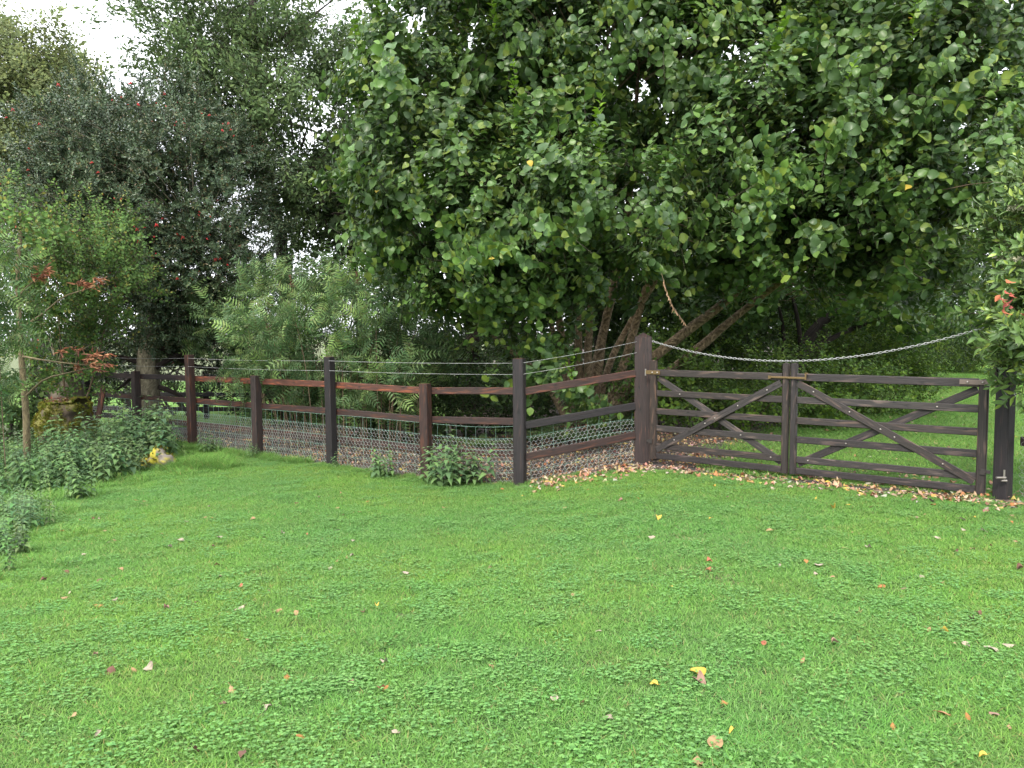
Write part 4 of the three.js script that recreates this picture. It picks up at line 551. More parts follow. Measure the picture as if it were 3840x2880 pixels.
// ragged bushes in the shade behind the holly, at the field's edge
[[-5.6, -18.4, 1.3, 1.5], [-8.2, -18.9, 1.4, 1.7], [-10.9, -19.6, 1.5, 1.9], [-3.6, -17.6, 1.0, 1.3], [-4.7, -15.9, 0.8, 1.5], [-2.6, -15.6, 1.1, 1.6]].forEach(([x, z, r, h], i) => {
  const T = treeThing('hedge_bush', ['ragged dark bush behind the holly trunk, right of it', 'ragged dark bush straight behind the holly trunk', 'ragged dark bush behind the broken trunk at left', 'ragged dark bush behind the third tall fence post', 'leafy dark bush under the left end of the feathery shrub', 'leafy dark bush under the middle of the feathery shrub'][i], 'bush', on(x, z), 'ragged bushes at the field edge'), y = T.position.y, rng = makeRng(231 + i);
  for (let k = 0; k < 6; k++) part('stem', tube([V(gauss(rng) * 0.3, -0.1, 0), V(gauss(rng) * 0.8, h * 0.5, gauss(rng) * 0.3), V(gauss(rng) * 1.4, h * (0.8 + rng() * 0.4), gauss(rng) * 0.3)], 0.035, 0.01, 5, 0.2, k), BARK.dark, T);
  foliage(T, { blobs: [[x, y + h * 0.6, z, r, h * 0.5, 0.8], [x, y + h * 0.25, z, r * 1.1, h * 0.3, 0.8]], seed: 235 + i, density: 2.6, per: 7, spread: 0.25, geos: G.woodSmall, mat: LM.soft, size: [0.7, 1.1], grow: [0.5, 0.5, 0.6], gap: i > 3 ? -0.4 : -0.22, gapScale: 1.5, shell: 0.8, back: 0.8, tint: greenTint, name: 'foliage', twigs: { every: 1, r: 0.006, mat: BARK.dark } });
});
// ---------- feathery shrubs ----------
function sorbaria(label, blobs, seed, base, density, canes) {
  const T = treeThing('feathery_shrub', label, 'shrub', base, 'shrubs with feathery leaves'), rng = makeRng(seed);
  const ends = foliage(T, { blobs, seed, density: density, per: 9, spread: 0.19, geos: G.sorb, mat: LM.feather, size: [0.75, 1.25], grow: [0.8, 0.15, 0.55], gap: -0.38, shell: 0.65, back: 0.4, tint: greenTint, name: 'fronds' });
  const g = []; for (let i = 0; i < canes; i++) { const [c] = ends[Math.floor(rng() * ends.length)]; const x = lerp(c.x, T.position.x, 0.25) + gauss(rng) * 0.2, z = lerp(c.z, T.position.z, 0.1) - 0.1 + gauss(rng) * 0.2, b = V(x, ground(x, z) - 0.05, z); g.push(tubeLite(new THREE.QuadraticBezierCurve3(b, V(x + gauss(rng) * 0.1, lerp(b.y, c.y, 0.6), z), c).getPoints(6), 0.008, 0.004, T.position)); }
  if (g.length) part('canes', mergeGeometries(g), BARK.twig, T, 'stuff');
  const heads = ends.filter(([c, o]) => o.y > 0.55 && o.z > -0.2); // dried flower heads
  const hg = [0, 1].map((k) => { const b = new LeafBag(), r = makeRng(seed + k); for (let i = 0; i < 70; i++) { const t = r(), q = V(gauss(r) * 0.05 * (1.2 - t), 0.2 * t, gauss(r) * 0.05 * (1.2 - t)); b.rod(V(0, q.y * 0.8, 0), q, 0.0022, [0.16, 0.085, 0.055]); b.leaf(q, randDir(r), randDir(r), 0.02, 0.012, PROF.leaflet, [0.19, 0.10, 0.07]); } return b.build(); });
  for (let k = 0; k < Math.min(9, heads.length); k++) { const [c, o2] = heads[Math.floor(rng() * heads.length)], m = part('seed_head', hg[k % 2], LM.dry, T); m.position.copy(c).addScaledVector(o2, 0.12).sub(T.position); m.rotation.set(gauss(rng) * 0.5, 0, gauss(rng) * 0.5); }
  return T;
}
sorbaria('broad shrub of feathery pinnate leaves behind the left rail fence', D.sorb, 111, on(-2.6, -12.6), 6.2, 70);
sorbaria('feathery leaved shrub cut off by the left edge of the view', D.sorbL, 113, on(-7.0, -10.2), 8, 14);
{
  const rng = makeRng(117); const spots = [[0.75, -11.6], [1.15, -11.2], [1.5, -11.9], [0.3, -12], [-0.5, -11.9], [1.9, -12.4], [0.5, -12.6]];
  spots.forEach(([x, z], i) => { const T = treeThing('fern', ['fern nearest the corner post rails', 'fern behind the short rails, beside the gate post', 'fern at the foot of the hazel stems', 'fern in shade left of the hazel foot', 'leftmost fern in the shade behind the netting', 'fern right of the hazel foot behind the gate', 'fern deepest in shade behind the hazel foot'][i], 'fern', on(x, z), 'ferns behind the fence'), cp = new Copies(G.fern, LM.soft); for (let k = 0; k < 12; k++) { const a = k / 12 * 6.28 + rng() * 0.4, d = V(Math.cos(a) * 0.45, 1, Math.sin(a) * 0.45).normalize(); cp.add(k % 3, V(x, ground(x, z), z), d, Math.atan2(d.x, d.z), 0.8 + rng() * 0.4, [0.9, 0.95, 0.9]); } cp.write('fronds', T); part('crown_base', new THREE.ConeGeometry(0.05, 0.08, 7), BARK.twig, T); });
}
// ---------- briar shrub at left ----------
{
  const T = treeThing('briar_shrub', 'bright green oval-leaved shrub at left, beneath the holly', 'shrub', on(-7.9, -13.6)), rng = makeRng(121);
  for (let k = 1; k < 3; k++) { const b = D.rose[k % 6]; part('stem', tube([V(gauss(rng) * 0.3, -0.1, gauss(rng) * 0.2), V((b[0] - T.position.x) * 0.4, 0.9, (b[2] - T.position.z) * 0.5), V(b[0] - T.position.x, b[1] - T.position.y, b[2] - T.position.z)], 0.022, 0.008, 6, 0.1, k), BARK.twig, T); }
  foliage(T, { blobs: D.rose, seed: 123, density: 6.5, per: 8, spread: 0.2, geos: G.rose, mat: LM.soft, size: [0.85, 1.3], grow: [0.6, 0.5, 0.5], gap: -0.32, gapScale: 1.1, shell: 0.6, back: 0.4, tint: greenTint, twigs: { every: 3, r: 0.005, mat: BARK.twigPale } });
  const U = treeThing('dark_bush', 'dark shadowed bush low at the left edge behind the mossy stump', 'bush', on(D.darkL[0][0], D.darkL[0][2]));
  part('stem', tube([V(0, -0.1, 0), V(0.1, 0.5, 0), V(0, 1.2, 0)], 0.04, 0.02, 6), BARK.dark, U);
  foliage(U, { blobs: [...D.darkL, [D.darkL[0][0], 0.1, D.darkL[0][2], 1.1, 0.6, 0.8]], seed: 127, density: 2.6, per: 8, spread: 0.25, geos: G.wood, mat: LM.soft, size: [0.6, 0.9], shell: 0.7, back: 0.6, tint: greenTint, name: 'foliage' });
}
// ---------- chestnut sapling with withered leaves ----------
{
  const st = D.sapling, T = treeThing('chestnut_sapling', 'slender pale-barked sapling with curled brown leaves at left', 'tree', on(st[0][0][0], st[0][0][2])), o = T.position.toArray(), rng = makeRng(131);
  part('trunk', tube(localPts(sink(st[0]), o), 0.052, 0.026, 9, 0.12, 3), BARK.pale, T);
  st.slice(1).forEach((s, i) => part('branch', tube(localPts(s, o), 0.017, 0.006, 6, 0, i), BARK.pale, T));
  const cols = [[0.24, 0.095, 0.05, 3], [0.32, 0.16, 0.085, 2], [0.17, 0.075, 0.05, 2]];
  for (const s of st.slice(1)) { const last = V(...s[s.length - 1]), prev = V(...s[s.length - 2]); for (let k = 0; k < 5; k++) { const c = prev.clone().lerp(last, 0.35 + k * 0.22).add(V(gauss(rng) * 0.12, 0.1 + gauss(rng) * 0.16, gauss(rng) * 0.1)).sub(T.position), b = new LeafBag(); for (let q = 0; q < 9; q++) b.leaf(V(gauss(rng) * 0.03, gauss(rng) * 0.02, gauss(rng) * 0.03), V(0.5 + gauss(rng) * 0.9, -0.1 + gauss(rng) * 0.5, gauss(rng)), randDir(rng), 0.1 + rng() * 0.07, 0.04, PROF.lance, pickCol(rng, cols), { fold: 0.9, droop: -0.5 + rng() * 1.0, wave: 0.05, ph: rng() * 6 }); b.rod(V(), prev.clone().lerp(last, 0.45 + k * 0.15).sub(T.position).sub(c), 0.003, [0.2, 0.17, 0.08]); const m = part('withered_leaves', b.build(), LM.dry, T); m.position.copy(c); m.userData.label = 'bunch of curled rust-brown leaves'; } }
  foliage(T, { blobs: [[st[0][5][0], st[0][5][1], st[0][5][2], 0.45, 0.4, 0.4], [st[0][4][0] + 0.5, st[0][4][1], st[0][4][2] + 0.1, 0.5, 0.3, 0.3]], seed: 133, density: 4, per: 5, spread: 0.16, geos: G.rose, mat: LM.soft, size: [1, 1.5], grow: [0.6, 0.3, 0.5], shell: 0.8, back: 1, tint: greenTint });
}
// ---------- bush over the right gate post ----------
{
  const T = treeThing('evergreen_bush', 'leafy evergreen bush with cream blossom hanging over the right gate post', 'bush', on(5.35, -7.05)), rng = makeRng(141);
  for (let k = 0; k < 4; k++) part('stem', tube([V(gauss(rng) * 0.1, -0.1, gauss(rng) * 0.1), V(-0.15 + gauss(rng) * 0.2, 0.9, 0.05), V(-0.3 + k * 0.2, 1.6 + k * 0.2, 0.1 + gauss(rng) * 0.1), V(-0.4 + k * 0.28, 2.1 + k * 0.15, 0.15)], 0.035, 0.01, 7, 0.2, k), BARK.dark, T);
  const ends = foliage(T, { blobs: D.bush, seed: 143, density: 20, per: 6, spread: 0.1, geos: G.bush, mat: LM.glossy, size: [0.95, 1.45], grow: [0.7, 0.45, 0.5], gap: -0.4, gapScale: 2, shell: 0.6, back: 0.5, tint: greenTint, twigs: { every: 3, r: 0.004, mat: BARK.twigPale }, name: 'foliage' });
  const fl = [0, 1].map((k) => { const b = new LeafBag(), r = makeRng(150 + k); for (let i = 0; i < 60; i++) { const q = V(gauss(r) * 0.05, 0.05 + gauss(r) * 0.018, gauss(r) * 0.05); b.rod(V(), q, 0.001, [0.15, 0.2, 0.06]); for (let w = 0; w < 3; w++) b.leaf(q, randDir(r), UP, 0.011, 0.009, PROF.oval, [0.55, 0.54, 0.38]); } return b.build(); });
  const up = ends.filter(([c, o]) => c.y > 1.95 && c.y < 2.6 && (o.z > 0.1 || o.y > 0.5) && c.x < 4.85); for (let k = 0; k < 60 && up.length; k++) { const [c, o] = up[Math.floor(rng() * up.length)], m = part('blossom', fl[k % 2], LM.dry, T); m.position.copy(c).addScaledVector(o, 0.17).sub(T.position); m.rotation.set(gauss(rng) * 0.5 + 0.4, rng() * 6, gauss(rng) * 0.5); }
  const lg = [[0.30, 0.075, 0.05], [0.36, 0.12, 0.06], [0.24, 0.06, 0.05]].map((c, i) => { const b = new LeafBag(); b.leaf(V(), V(0, 1, 0), V(0, 0, 1), 0.085, 0.045, PROF.oval, c, { droop: 0.4, fold: 0.5, wave: 0.04, ph: i }); return b.build(); });
  [[2133, 0.05], [0, 0]].forEach((_, j) => { const c = j ? V(4.40, 1.74, -6.3) : V(4.12, 1.74, -6.38); for (let k = 0; k < 12; k++) { const m = part('withered_leaf', lg[k % 3], LM.dry, T); m.position.copy(c).add(V(gauss(rng) * 0.1, gauss(rng) * 0.16, gauss(rng) * 0.06)).sub(T.position); m.rotation.set(2.4 + gauss(rng) * 0.7, gauss(rng), gauss(rng) * 0.8); } });
}

// ---------- nettles ----------
function nettle(seed, h, leaves) { // one plant standing at the origin
  const rng = makeRng(seed), bag = new LeafBag(), bx = gauss(rng) * 0.12, bz = gauss(rng) * 0.12, at = (t) => V(bx * t * t, h * t, bz * t * t);
  for (let k = 0; k < 5; k++) bag.rod(at(k / 5), at((k + 1) / 5), 0.004 - k * 0.0005, [0.07, 0.09, 0.035]);
  for (let i = 0; i < leaves; i++) { const t = 0.15 + 0.85 * (i + 0.3) / leaves, a0 = i * 1.57 + gauss(rng) * 0.3, s = (1.15 - 0.75 * Math.pow(t, 3)) * (0.75 + rng() * 0.4); for (const e of [0, Math.PI]) { const a = a0 + e, rad = V(Math.cos(a), 0, Math.sin(a)), u = rad.clone().addScaledVector(UP, 0.35 - 0.5 * (1 - t) + gauss(rng) * 0.2); bag.leaf(at(t).addScaledVector(rad, 0.015), u, UP.clone().addScaledVector(V(gauss(rng), 0, gauss(rng)), 0.3), 0.108 * s, 0.068 * s, PROF.nettle, pickCol(rng, C.nettle), { droop: 0.4 + rng() * 0.3, fold: 0.25, wave: 0.02, ph: rng() * 6 }); } }
  return bag.build();
}
const nettles = [0, 1, 2, 3, 4].map((k) => nettle(800 + k, 0.42 + k * 0.05, 9 + k % 3));
const inPoly = (x, z, P) => { let c = false; for (let i = 0, j = P.length - 1; i < P.length; j = i++) if ((P[i][1] > z) !== (P[j][1] > z) && x < (P[j][0] - P[i][0]) * (z - P[i][1]) / (P[j][1] - P[i][1]) + P[i][0]) c = !c; return c; };
const box = (P) => [Math.min(...P.map((p) => p[0])), Math.max(...P.map((p) => p[0])), Math.min(...P.map((p) => p[1])), Math.max(...P.map((p) => p[1]))];
{
  const rng = makeRng(161), cp = new Copies(nettles, LM.soft);
  for (const [P, dens, s] of [[D.nettleBed, 44, 1], [D.nettleLow, 85, 0.5]]) { const [x0, x1, z0, z1] = box(P), N = Math.round((x1 - x0) * (z1 - z0) * dens); for (let i = 0; i < N; i++) { const x = lerp(x0, x1, rng()), z = lerp(z0, z1, rng()); if (!inPoly(x + noise(x * 2, z * 2) * 0.4, z + noise(x * 2, z * 2, 5) * 0.4, P)) continue; const k = (0.6 + rng() * 0.45 + noise(x * 1.7, z * 1.7) * 0.55) * (1 + 0.35 * sst(-10.4, -11.4, z)) * lerp(0.62, 1, sst(-7.2, -6.0, x)); cp.add(Math.floor(rng() * 5), V(x, ground(x, z), z), V(gauss(rng) * 0.15, 1, gauss(rng) * 0.15 + 0.05).normalize(), rng() * 6, s * k, [1, 1, 1].map((v) => v * (0.85 + rng() * 0.3))); } }
  const bed = new THREE.Group(); bed.name = 'nettle_bed'; tag(bed, 'bed of grey-green nettles along the left edge of the lawn', 'nettles', null, 'stuff'); scene.add(bed); cp.write('nettles', bed);
  const singles = [[-1.77, -10.05, 0.75, 9, 'small nettle clump before the netting, middle of the left fence'], [-0.76, -9.64, 1.05, 22, 'large nettle clump in front of the short brown post by the corner'], [-2.5, -10.66, 0.36, 3, 'tiny nettle seedling at the foot of the second tall post'], [-4.0, -11.62, 0.5, 6, 'nettle clump at the foot of the second short post'], [-4.9, -12.2, 0.75, 7, 'nettle clump beside the third tall post'], [-6.2, -12.6, 1.15, 10, 'tall nettle clump rising before the third short post'], [-4.95, -8.55, 0.7, 7, 'lone nettle clump standing out on the lawn at left']];
  singles.forEach(([x, z, s, n, label]) => { const T = thing('nettle_plant', label, 'nettle', on(x, z), 0, 'nettle clumps near the fence'); for (let k = 0; k < n; k++) { const m = part('stem', nettles[(k + n) % 5], LM.soft, T); const r = 0.052 * s * Math.sqrt(k); m.position.set(Math.cos(k * 2.4) * r * 1.6, 0, Math.sin(k * 2.4) * r); m.rotation.set(gauss(rng) * 0.2 + 0.08, rng() * 6, gauss(rng) * 0.3); m.scale.setScalar(s * (0.7 + rng() * 0.45)); } });
}
// ---------- mossy stump, stone and broken trunk ----------
function lumpy(geo, amp, freq, seed, colour) { const p = geo.attributes.position, nrm = geo.attributes.normal, col = []; for (let i = 0; i < p.count; i++) { const x = p.getX(i), y = p.getY(i), z = p.getZ(i), d = amp * (noise(x * freq + seed, y * freq, z * freq) + 0.5 * noise(x * freq * 2.7, y * freq * 2.7 + seed, z * freq * 2.7) + 0.25 * noise(x * freq * 7, y * freq * 7 + seed, z * freq * 7)); p.setXYZ(i, x + nrm.getX(i) * d, y + nrm.getY(i) * d, z + nrm.getZ(i) * d); col.push(...colour(x, y, z)); } geo.setAttribute('color', new THREE.Float32BufferAttribute(col, 3)); geo.computeVertexNormals(); return geo; }
const mossCol = (x, y, z) => { const n = noise(x * 5, y * 5, z * 5) + 0.6 * noise(x * 14, y * 14, z * 14); const k = sst(-0.35, 0.25, n); return [lerp(0.06, 0.13, k), lerp(0.045, 0.125, k), lerp(0.03, 0.03, k)]; };
function mossFuzz(parent, geo, count, seed, name = 'moss') { // short moss tufts standing on the surface
  const rng = makeRng(seed), b = new LeafBag(); for (let i = 0; i < 9; i++) b.leaf(V(gauss(rng) * 0.012, 0, gauss(rng) * 0.012), V(gauss(rng) * 0.6, 1, gauss(rng) * 0.6), randDir(rng), 0.03, 0.008, PROF.leaflet, [0.13 + rng() * 0.06, 0.13 + rng() * 0.06, 0.025]);
  const cp = new Copies([b.build()], LM.dry), p = geo.attributes.position, n = geo.attributes.normal; for (let i = 0; i < count; i++) { const k = Math.floor(rng() * p.count), q = V(p.getX(k), p.getY(k), p.getZ(k)), m = noise(q.x * 5, q.y * 5, q.z * 5); if (m < -0.28) continue; cp.add(0, q.add(V(gauss(rng) * 0.02, gauss(rng) * 0.02, gauss(rng) * 0.02)).add(parent.position), V(n.getX(k), n.getY(k) + 0.2, n.getZ(k)).normalize(), rng() * 6, 0.6 + rng(), [0.8 + rng() * 0.4, 0.85 + rng() * 0.3, 0.9]); } cp.write(name, parent);
}
{
  const T = thing('tree_stump', 'thick rotting tree stump coated in yellow-green moss', 'stump', on(-7.55, -12.75)), g = lumpy(new THREE.CylinderGeometry(0.36, 0.44, 0.85, 48, 20).translate(0, 0.36, 0), 0.13, 2.4, 3, mossCol);
  part('stump_body', g, LM.moss, T); mossFuzz(T, g, 3200, 171);
  const rng = makeRng(172), dry = new LeafBag(); for (let i = 0; i < 130; i++) { const a = rng() * 6.28, r = Math.sqrt(rng()) * 0.3; dry.leaf(V(Math.cos(a) * r, 0.8 + rng() * 0.07, Math.sin(a) * r), V(gauss(rng), 0.1, gauss(rng)), UP, 0.06, 0.035, PROF.oval, pickCol(rng, [[0.17, 0.06, 0.04, 3], [0.12, 0.06, 0.04, 2], [0.4, 0.3, 0.18, 0.3]]), { fold: 0.4, wave: 0.05 }); }
  part('leaf_litter', dry.build(), LM.dry, T, 'stuff').userData.label = 'heap of rust-brown leaves on the stump top';
  const L = thing('broken_trunk', 'broken bare pale-brown trunk standing behind the mossy stump', 'tree trunk', on(-8.35, -14.2)), bare2 = lumpy(new THREE.CylinderGeometry(0.26, 0.36, 1.2, 32, 16).translate(0, 0.55, 0), 0.09, 2.2, 9, (x, y, z) => { const k = 0.5 + noise(x * 9, y * 1.4, z * 9) * 0.6; return [0.11 + k * 0.09, 0.09 + k * 0.075, 0.07 + k * 0.055]; });
  part('trunk', bare2, LM.moss, L);
  const B = thing('leaning_board', 'grey weathered board leaning against the left fence beside the stump', 'board', on(-7.95, -14.35)), bg = stand(timber(1.0, 0.1, 0.04, rngW)); bg.rotateZ(-0.22); part('plank', bg, M.railPale, B);
  const S = thing('mossy_stone', 'small stone with bright yellow lichen at the edge of the nettles', 'stone', on(-5.1, -10.85)), sg = lumpy(new THREE.SphereGeometry(0.21, 32, 22).scale(1, 0.85, 0.8).translate(0, 0.08, 0), 0.12, 5, 6, (x, y, z) => { const k = sst(-0.15, 0.15, noise(x * 7, y * 7 + 3, z * 7) + 0.7 * noise(x * 22, y * 22, z * 22)); return [lerp(0.15, 0.36, k), lerp(0.13, 0.31, k), lerp(0.11, 0.035, k)]; });
  part('stone_body', sg, LM.moss, S); mossFuzz(S, sg, 260, 175);
}
// ---------- lawn ----------
function grassPatch(seed, R, n, h0, h1, cols) { const rng = makeRng(seed), b = new LeafBag(); for (let i = 0; i < n; i++) { const a = rng() * 6.283, r = R * Math.sqrt(rng()), x = Math.cos(a) * r, z = Math.sin(a) * r, h = lerp(h0, h1, rng()), az = rng() * 6.283, lean = 0.25 + rng() * 0.75; b.leaf(V(x, -0.004, z), V(Math.cos(az) * lean, 1, Math.sin(az) * lean), V(-Math.cos(az), 0.8, -Math.sin(az)), h, 0.0034 + rng() * 0.0016, [0.9, 1, 0.6, 0.05], pickCol(rng, cols), { droop: 0.3 + rng() * 0.5, fold: 0.15 }); } return b.build(); }
function cloverPatch(seed, R, n) { const rng = makeRng(seed), b = new LeafBag(); for (let i = 0; i < n; i++) { const a = rng() * 6.283, r = R * Math.sqrt(rng()), top = V(Math.cos(a) * r, 0.012 + rng() * 0.022, Math.sin(a) * r), col = pickCol(rng, [[0.125, 0.27, 0.066, 3], [0.155, 0.31, 0.08, 2], [0.10, 0.225, 0.056, 2]]), az = rng() * 6, s = 0.75 + rng() * 0.5, tilt = V(gauss(rng) * 0.35, 1, gauss(rng) * 0.35).normalize(); for (let k = 0; k < 3; k++) { const q = az + k * 2.094; b.leaf(top, V(Math.cos(q), 0.1 + gauss(rng) * 0.15, Math.sin(q)), tilt, 0.0082 * s, 0.0082 * s, [0.25, 0.95, 1, 0.35], col, { droop: 0.1, fold: 0.25 }); } } return b.build(); }
{
  const cg = [[0.125, 0.262, 0.052, 5], [0.16, 0.31, 0.068, 4], [0.09, 0.20, 0.045, 3], [0.22, 0.35, 0.12, 1.2], [0.30, 0.27, 0.11, 0.35]], dryc = [[0.29, 0.22, 0.12, 5], [0.22, 0.18, 0.09, 3], [0.13, 0.18, 0.045, 2]];
  const geos = [0, 1, 2].map((k) => grassPatch(900 + k, 0.17, 880, 0.024, 0.054, cg)).concat([0, 1, 2].map((k) => cloverPatch(910 + k, 0.11, 60)), [0, 1].map((k) => grassPatch(920 + k, 0.15, 300, 0.015, 0.04, dryc)), [0, 1].map((k) => grassPatch(930 + k, 0.12, 130, 0.08, 0.2, cg)), [0].map((k) => grassPatch(940 + k, 0.3, 420, 0.03, 0.075, cg.map((c) => [c[0] * 1.05, c[1] * 1.05, c[2], c[3]]))));
  geos[geos.length - 1].scale(1.6, 1.4, 1.6);
  const cp = new Copies(geos, LM.grass), rng = makeRng(181), up = (x, z) => V(ground(x - 0.1, z) - ground(x + 0.1, z), 0.2, ground(x, z - 0.1) - ground(x, z + 0.1)).normalize();
  const put = (k, x, z, s, t) => cp.add(k, V(x, ground(x, z), z), up(x, z), rng() * 6.283, s, t);
  for (let z = -1.9; z > -16; z -= 0.155) for (let x = -9; x < 9.5; x += 0.155) {
    const X = x + (rng() - 0.5) * 0.16, Z = z + (rng() - 0.5) * 0.16, far = -Z; if (Math.abs(X) > far * 0.74 + 0.9) continue;
    const gr = grassy(X, Z), b = bareAt(X, Z); if (rng() > gr * 1.05 - b * 0.3) continue;
    const n1 = noise(X * 0.55, Z * 0.55), n2 = noise(X * 1.7, Z * 1.7, 4), cl = sst(-0.35, 0.55, noise(X * 0.7 + 9, Z * 0.7) * 0.8 + noise(X * 2.2, Z * 2.2, 9) * 0.5 + (far < 5.5 ? 0.16 : -0.12)), yel = clamp(0.5 + n1 * 0.9 + n2 * 0.5), t = [0.9 + yel * 0.24, 0.96 + yel * 0.1, 1.0 - yel * 0.12].map((v) => v * (0.93 + rng() * 0.14));
    const sc = (0.8 + rng() * 0.3) * (0.55 + 0.45 * gr);
    if (rng() < b * 0.85 + (1 - gr) * 0.6) put(6 + Math.floor(rng() * 2), X, Z, sc, [1, 1, 1]); else put(Math.floor(rng() * 3), X, Z, sc, t);
    for (let q = 0; q < 2; q++) if (rng() < (0.12 + cl * 0.42) * (1 - b)) put(3 + Math.floor(rng() * 3), X + gauss(rng) * 0.09, Z + gauss(rng) * 0.09, 0.85 + rng() * 0.35, [0.92 + rng() * 0.16, 1, 0.95 + rng() * 0.2]);
  }
  // longer tufts along the nettles and the foot of the fence
  for (let i = 0; i < 900; i++) { const x = -9 + rng() * 10.3, f = 0.02 + rng() * 0.3, Z = fenceZ(x) + f; if (x > 0.9 || rng() > 0.55) continue; put(8 + Math.floor(rng() * 2), x, Z, (0.3 + rng() * 0.5) * (x < -3 ? 1.2 : 0.7), [0.95, 0.95, 0.9]); }
  const P = [...D.nettleBed, ...D.nettleLow]; for (let i = 0; i < 260; i++) { const p = P[Math.floor(rng() * P.length)], q = P[Math.floor(rng() * P.length)]; if (Math.hypot(p[0] - q[0], p[1] - q[1]) > 2.2) continue; const t = rng(); put(8 + Math.floor(rng() * 2), lerp(p[0], q[0], t) + 0.25 + gauss(rng) * 0.2, lerp(p[1], q[1], t) + 0.2 + gauss(rng) * 0.2, 0.5 + rng() * 0.6, [1, 1, 0.9]); }
  for (let i = 0; i < 160; i++) put(8 + Math.floor(rng() * 2), -4.55 + gauss(rng) * 0.45, -10.9 + gauss(rng) * 0.5, 0.6 + rng() * 0.7, [1, 1, 0.9]);
  // the far lawns, in coarser tufts
  const lastK = geos.length - 1;
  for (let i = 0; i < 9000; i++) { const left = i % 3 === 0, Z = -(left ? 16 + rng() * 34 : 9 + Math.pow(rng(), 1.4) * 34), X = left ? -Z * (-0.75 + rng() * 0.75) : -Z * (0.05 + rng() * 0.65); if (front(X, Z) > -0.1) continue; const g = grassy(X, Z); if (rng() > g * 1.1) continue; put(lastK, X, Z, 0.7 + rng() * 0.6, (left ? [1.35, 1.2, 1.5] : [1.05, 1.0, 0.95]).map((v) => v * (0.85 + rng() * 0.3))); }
  const lawn = new THREE.Group(); lawn.name = 'lawn_grass'; tag(lawn, 'mown lawn of short bright grass mixed with clover', 'grass', null, 'stuff'); scene.add(lawn); cp.write('grass', lawn);
}
// ---------- leaf litter under the trees and by the gate ----------
const dryCols = { o: [0.30, 0.14, 0.05], t: [0.29, 0.19, 0.10], p: [0.31, 0.26, 0.20], b: [0.13, 0.07, 0.05], g: [0.15, 0.20, 0.09], r: [0.34, 0.12, 0.075], k: [0.24, 0.15, 0.115], y: [0.44, 0.32, 0.06] };
function dryLeaf(seed, col, round) { const r = makeRng(seed), b = new LeafBag(); b.leaf(V(-0.03, 0.006, 0), V(1, 0.12 + r() * 0.15, 0), V(0, 1, gauss(r) * 0.4), 0.07, round ? 0.058 : 0.032, round ? PROF.hazel : PROF.oval, col, { droop: 0.2 + r() * 0.5, fold: -0.3 + r() * 0.9, wave: 0.05, ph: r() * 6, curl: gauss(r) }); b.rod(V(-0.055, 0.01, 0.004), V(-0.03, 0.006, 0), 0.0011, col.map((v) => v * 0.8)); for (let i = 0; i < b.c.length; i += 3) { const e = (i / 3) % 3 !== 1 ? noise(i * 0.37, seed * 1.7) : noise(i * 0.21, seed) * 0.6, k = 1 + e * 0.7, w = Math.max(0, e) * 0.6; b.c[i] *= k * (1 - w * 0.3); b.c[i + 1] *= k * (1 - w * 0.55); b.c[i + 2] *= k * (1 - w * 0.7); } return b.build(); }
{
  const lc = [[0.34, 0.22, 0.13], [0.24, 0.14, 0.09], [0.45, 0.33, 0.22], [0.30, 0.15, 0.075], [0.36, 0.30, 0.23], [0.17, 0.10, 0.075], [0.42, 0.32, 0.09], [0.27, 0.17, 0.12]], geos = lc.flatMap((c, i) => [dryLeaf(1000 + i, c, i % 2), dryLeaf(1020 + i, c, (i + 1) % 2)]), cp = new Copies(geos, LM.dry), rng = makeRng(191);
  const drop = (x, z, s, y = 0.006) => cp.add(Math.floor(rng() * geos.length), V(x, ground(x, z) + y, z), V(gauss(rng) * 0.35, 1, gauss(rng) * 0.35).normalize(), rng() * 6.28, s, [1, 1, 1].map(() => 0.8 + rng() * 0.35));
  for (let i = 0; i < 7500; i++) { const x = -6.5 + rng() * 10, f = -Math.pow(rng(), 0.8) * 3.6, z = fenceZ(x) + f; if (x > 3.9 || noise(x * 0.9, z * 0.9) < -0.38) continue; if (x < -4 && rng() < 0.6) continue; drop(x, z, 0.55 + rng() * 0.5); }
  for (let i = 0; i < 1700; i++) { const t = rng(), x = lerp(0.2, 6.2, t), z = fenceZ(x) + 0.35 + gauss(rng) * 0.6 - (rng() < 0.5 ? rng() * 1.2 : 0); drop(x, z, 0.6 + rng() * 0.5, grassy(x, z) > 0.4 ? 0.025 : 0.006); }
  for (let i = 0; i < 420; i++) { const Z = 9 + rng() * 14, x = 2 + rng() * (Z * 0.55), z = -Z; if (front(x, z) > -0.2) continue; drop(x, z, 0.9, 0.04); }
  for (let i = 0; i < 300; i++) { const x = 5.0 + rng() * 1.2, z = -7 + rng() * 2.2; drop(x, z, 0.6, 0.01); }
  const lit = new THREE.Group(); lit.name = 'leaf_litter'; tag(lit, 'brown leaf litter on the soil behind the fence and under the gate', 'leaf litter', null, 'stuff'); scene.add(lit); cp.write('litter', lit);
}
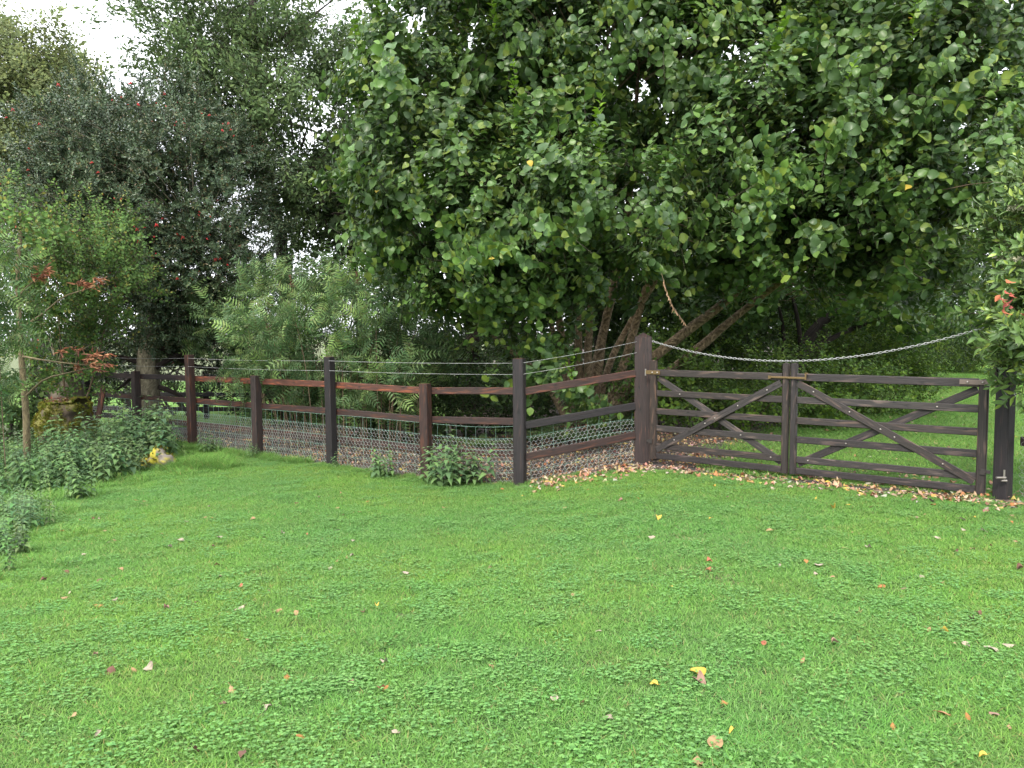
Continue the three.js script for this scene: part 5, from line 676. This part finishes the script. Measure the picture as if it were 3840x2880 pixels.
// ---------- single fallen leaves on the lawn ----------
{
  const word = { o: 'orange-brown', t: 'tan', p: 'pale', b: 'dark brown', g: 'dull green', r: 'reddish', k: 'pinkish', y: 'yellow' }, gcache = {}, rng = makeRng(201);
  const place = (x, z) => { const Z = -z, s = x / Z; if (front(x, z) < 0.75 && x > 0.3) return 'just in front of the gate'; if (Z > 7) return s < -0.2 ? 'on the far lawn before the left fence' : s < 0.12 ? 'on the lawn before the corner post' : 'on the lawn a step before the gate'; if (Z > 4.6) return s < -0.3 ? 'on the mid lawn near the left edge' : s < 0.1 ? 'on the open middle of the lawn' : s < 0.36 ? 'on the mid lawn below the latch' : 'on the mid lawn near the right edge'; return s < -0.25 ? 'on the near lawn at bottom left' : s < 0.15 ? 'on the near lawn at bottom middle' : 'on the near lawn at bottom right'; };
  const rows = D.fallen.map(([x, z, c], i) => { const low = c.toLowerCase(), big = c !== low; return { x, z, low, big, i, head: `${big ? 'large curled' : 'small'} ${word[low]} fallen leaf`, where: place(x, z) }; }), sets = {};
  rows.forEach((r) => (sets[r.head + r.where] = sets[r.head + r.where] || []).push(r));
  const nth = ['leftmost', 'second from left', 'third from left', 'fourth from left', 'fifth from left', 'sixth from left', 'seventh from left', 'eighth from left', 'ninth from left', 'tenth from left', 'eleventh from left', 'twelfth from left'];
  for (const s of Object.values(sets)) { s.sort((a, b) => a.x / -a.z - b.x / -b.z); s.forEach((r, k) => { r.label = s.length === 1 ? `${r.head} ${r.where}` : `${r.head}, ${k && k === s.length - 1 ? 'rightmost' : nth[k]}, ${r.where}`; }); }
  rows.forEach(({ x, z, low, big, i, label }) => { const round = i % 3 !== 0, key = low + (i % 4) + round; gcache[key] = gcache[key] || dryLeaf(1100 + (i % 4) * 7 + low.charCodeAt(0), dryCols[low], round); const m = single('fallen_leaf', gcache[key], LM.dry, label, 'leaf', on(x, z, grassy(x, z) > 0.5 ? 0.019 : 0.008), 'leaves fallen on the lawn'); m.rotation.set(gauss(rng) * 0.45, rng() * 6.28, gauss(rng) * 0.45); m.scale.setScalar((big ? 0.92 : 0.58) * (0.85 + rng() * 0.3)); });
}
// ---------- finish ----------
scene.traverse((o) => { if (o.isMesh) { o.castShadow = true; o.receiveShadow = true; } });
renderer.render(scene, camera);
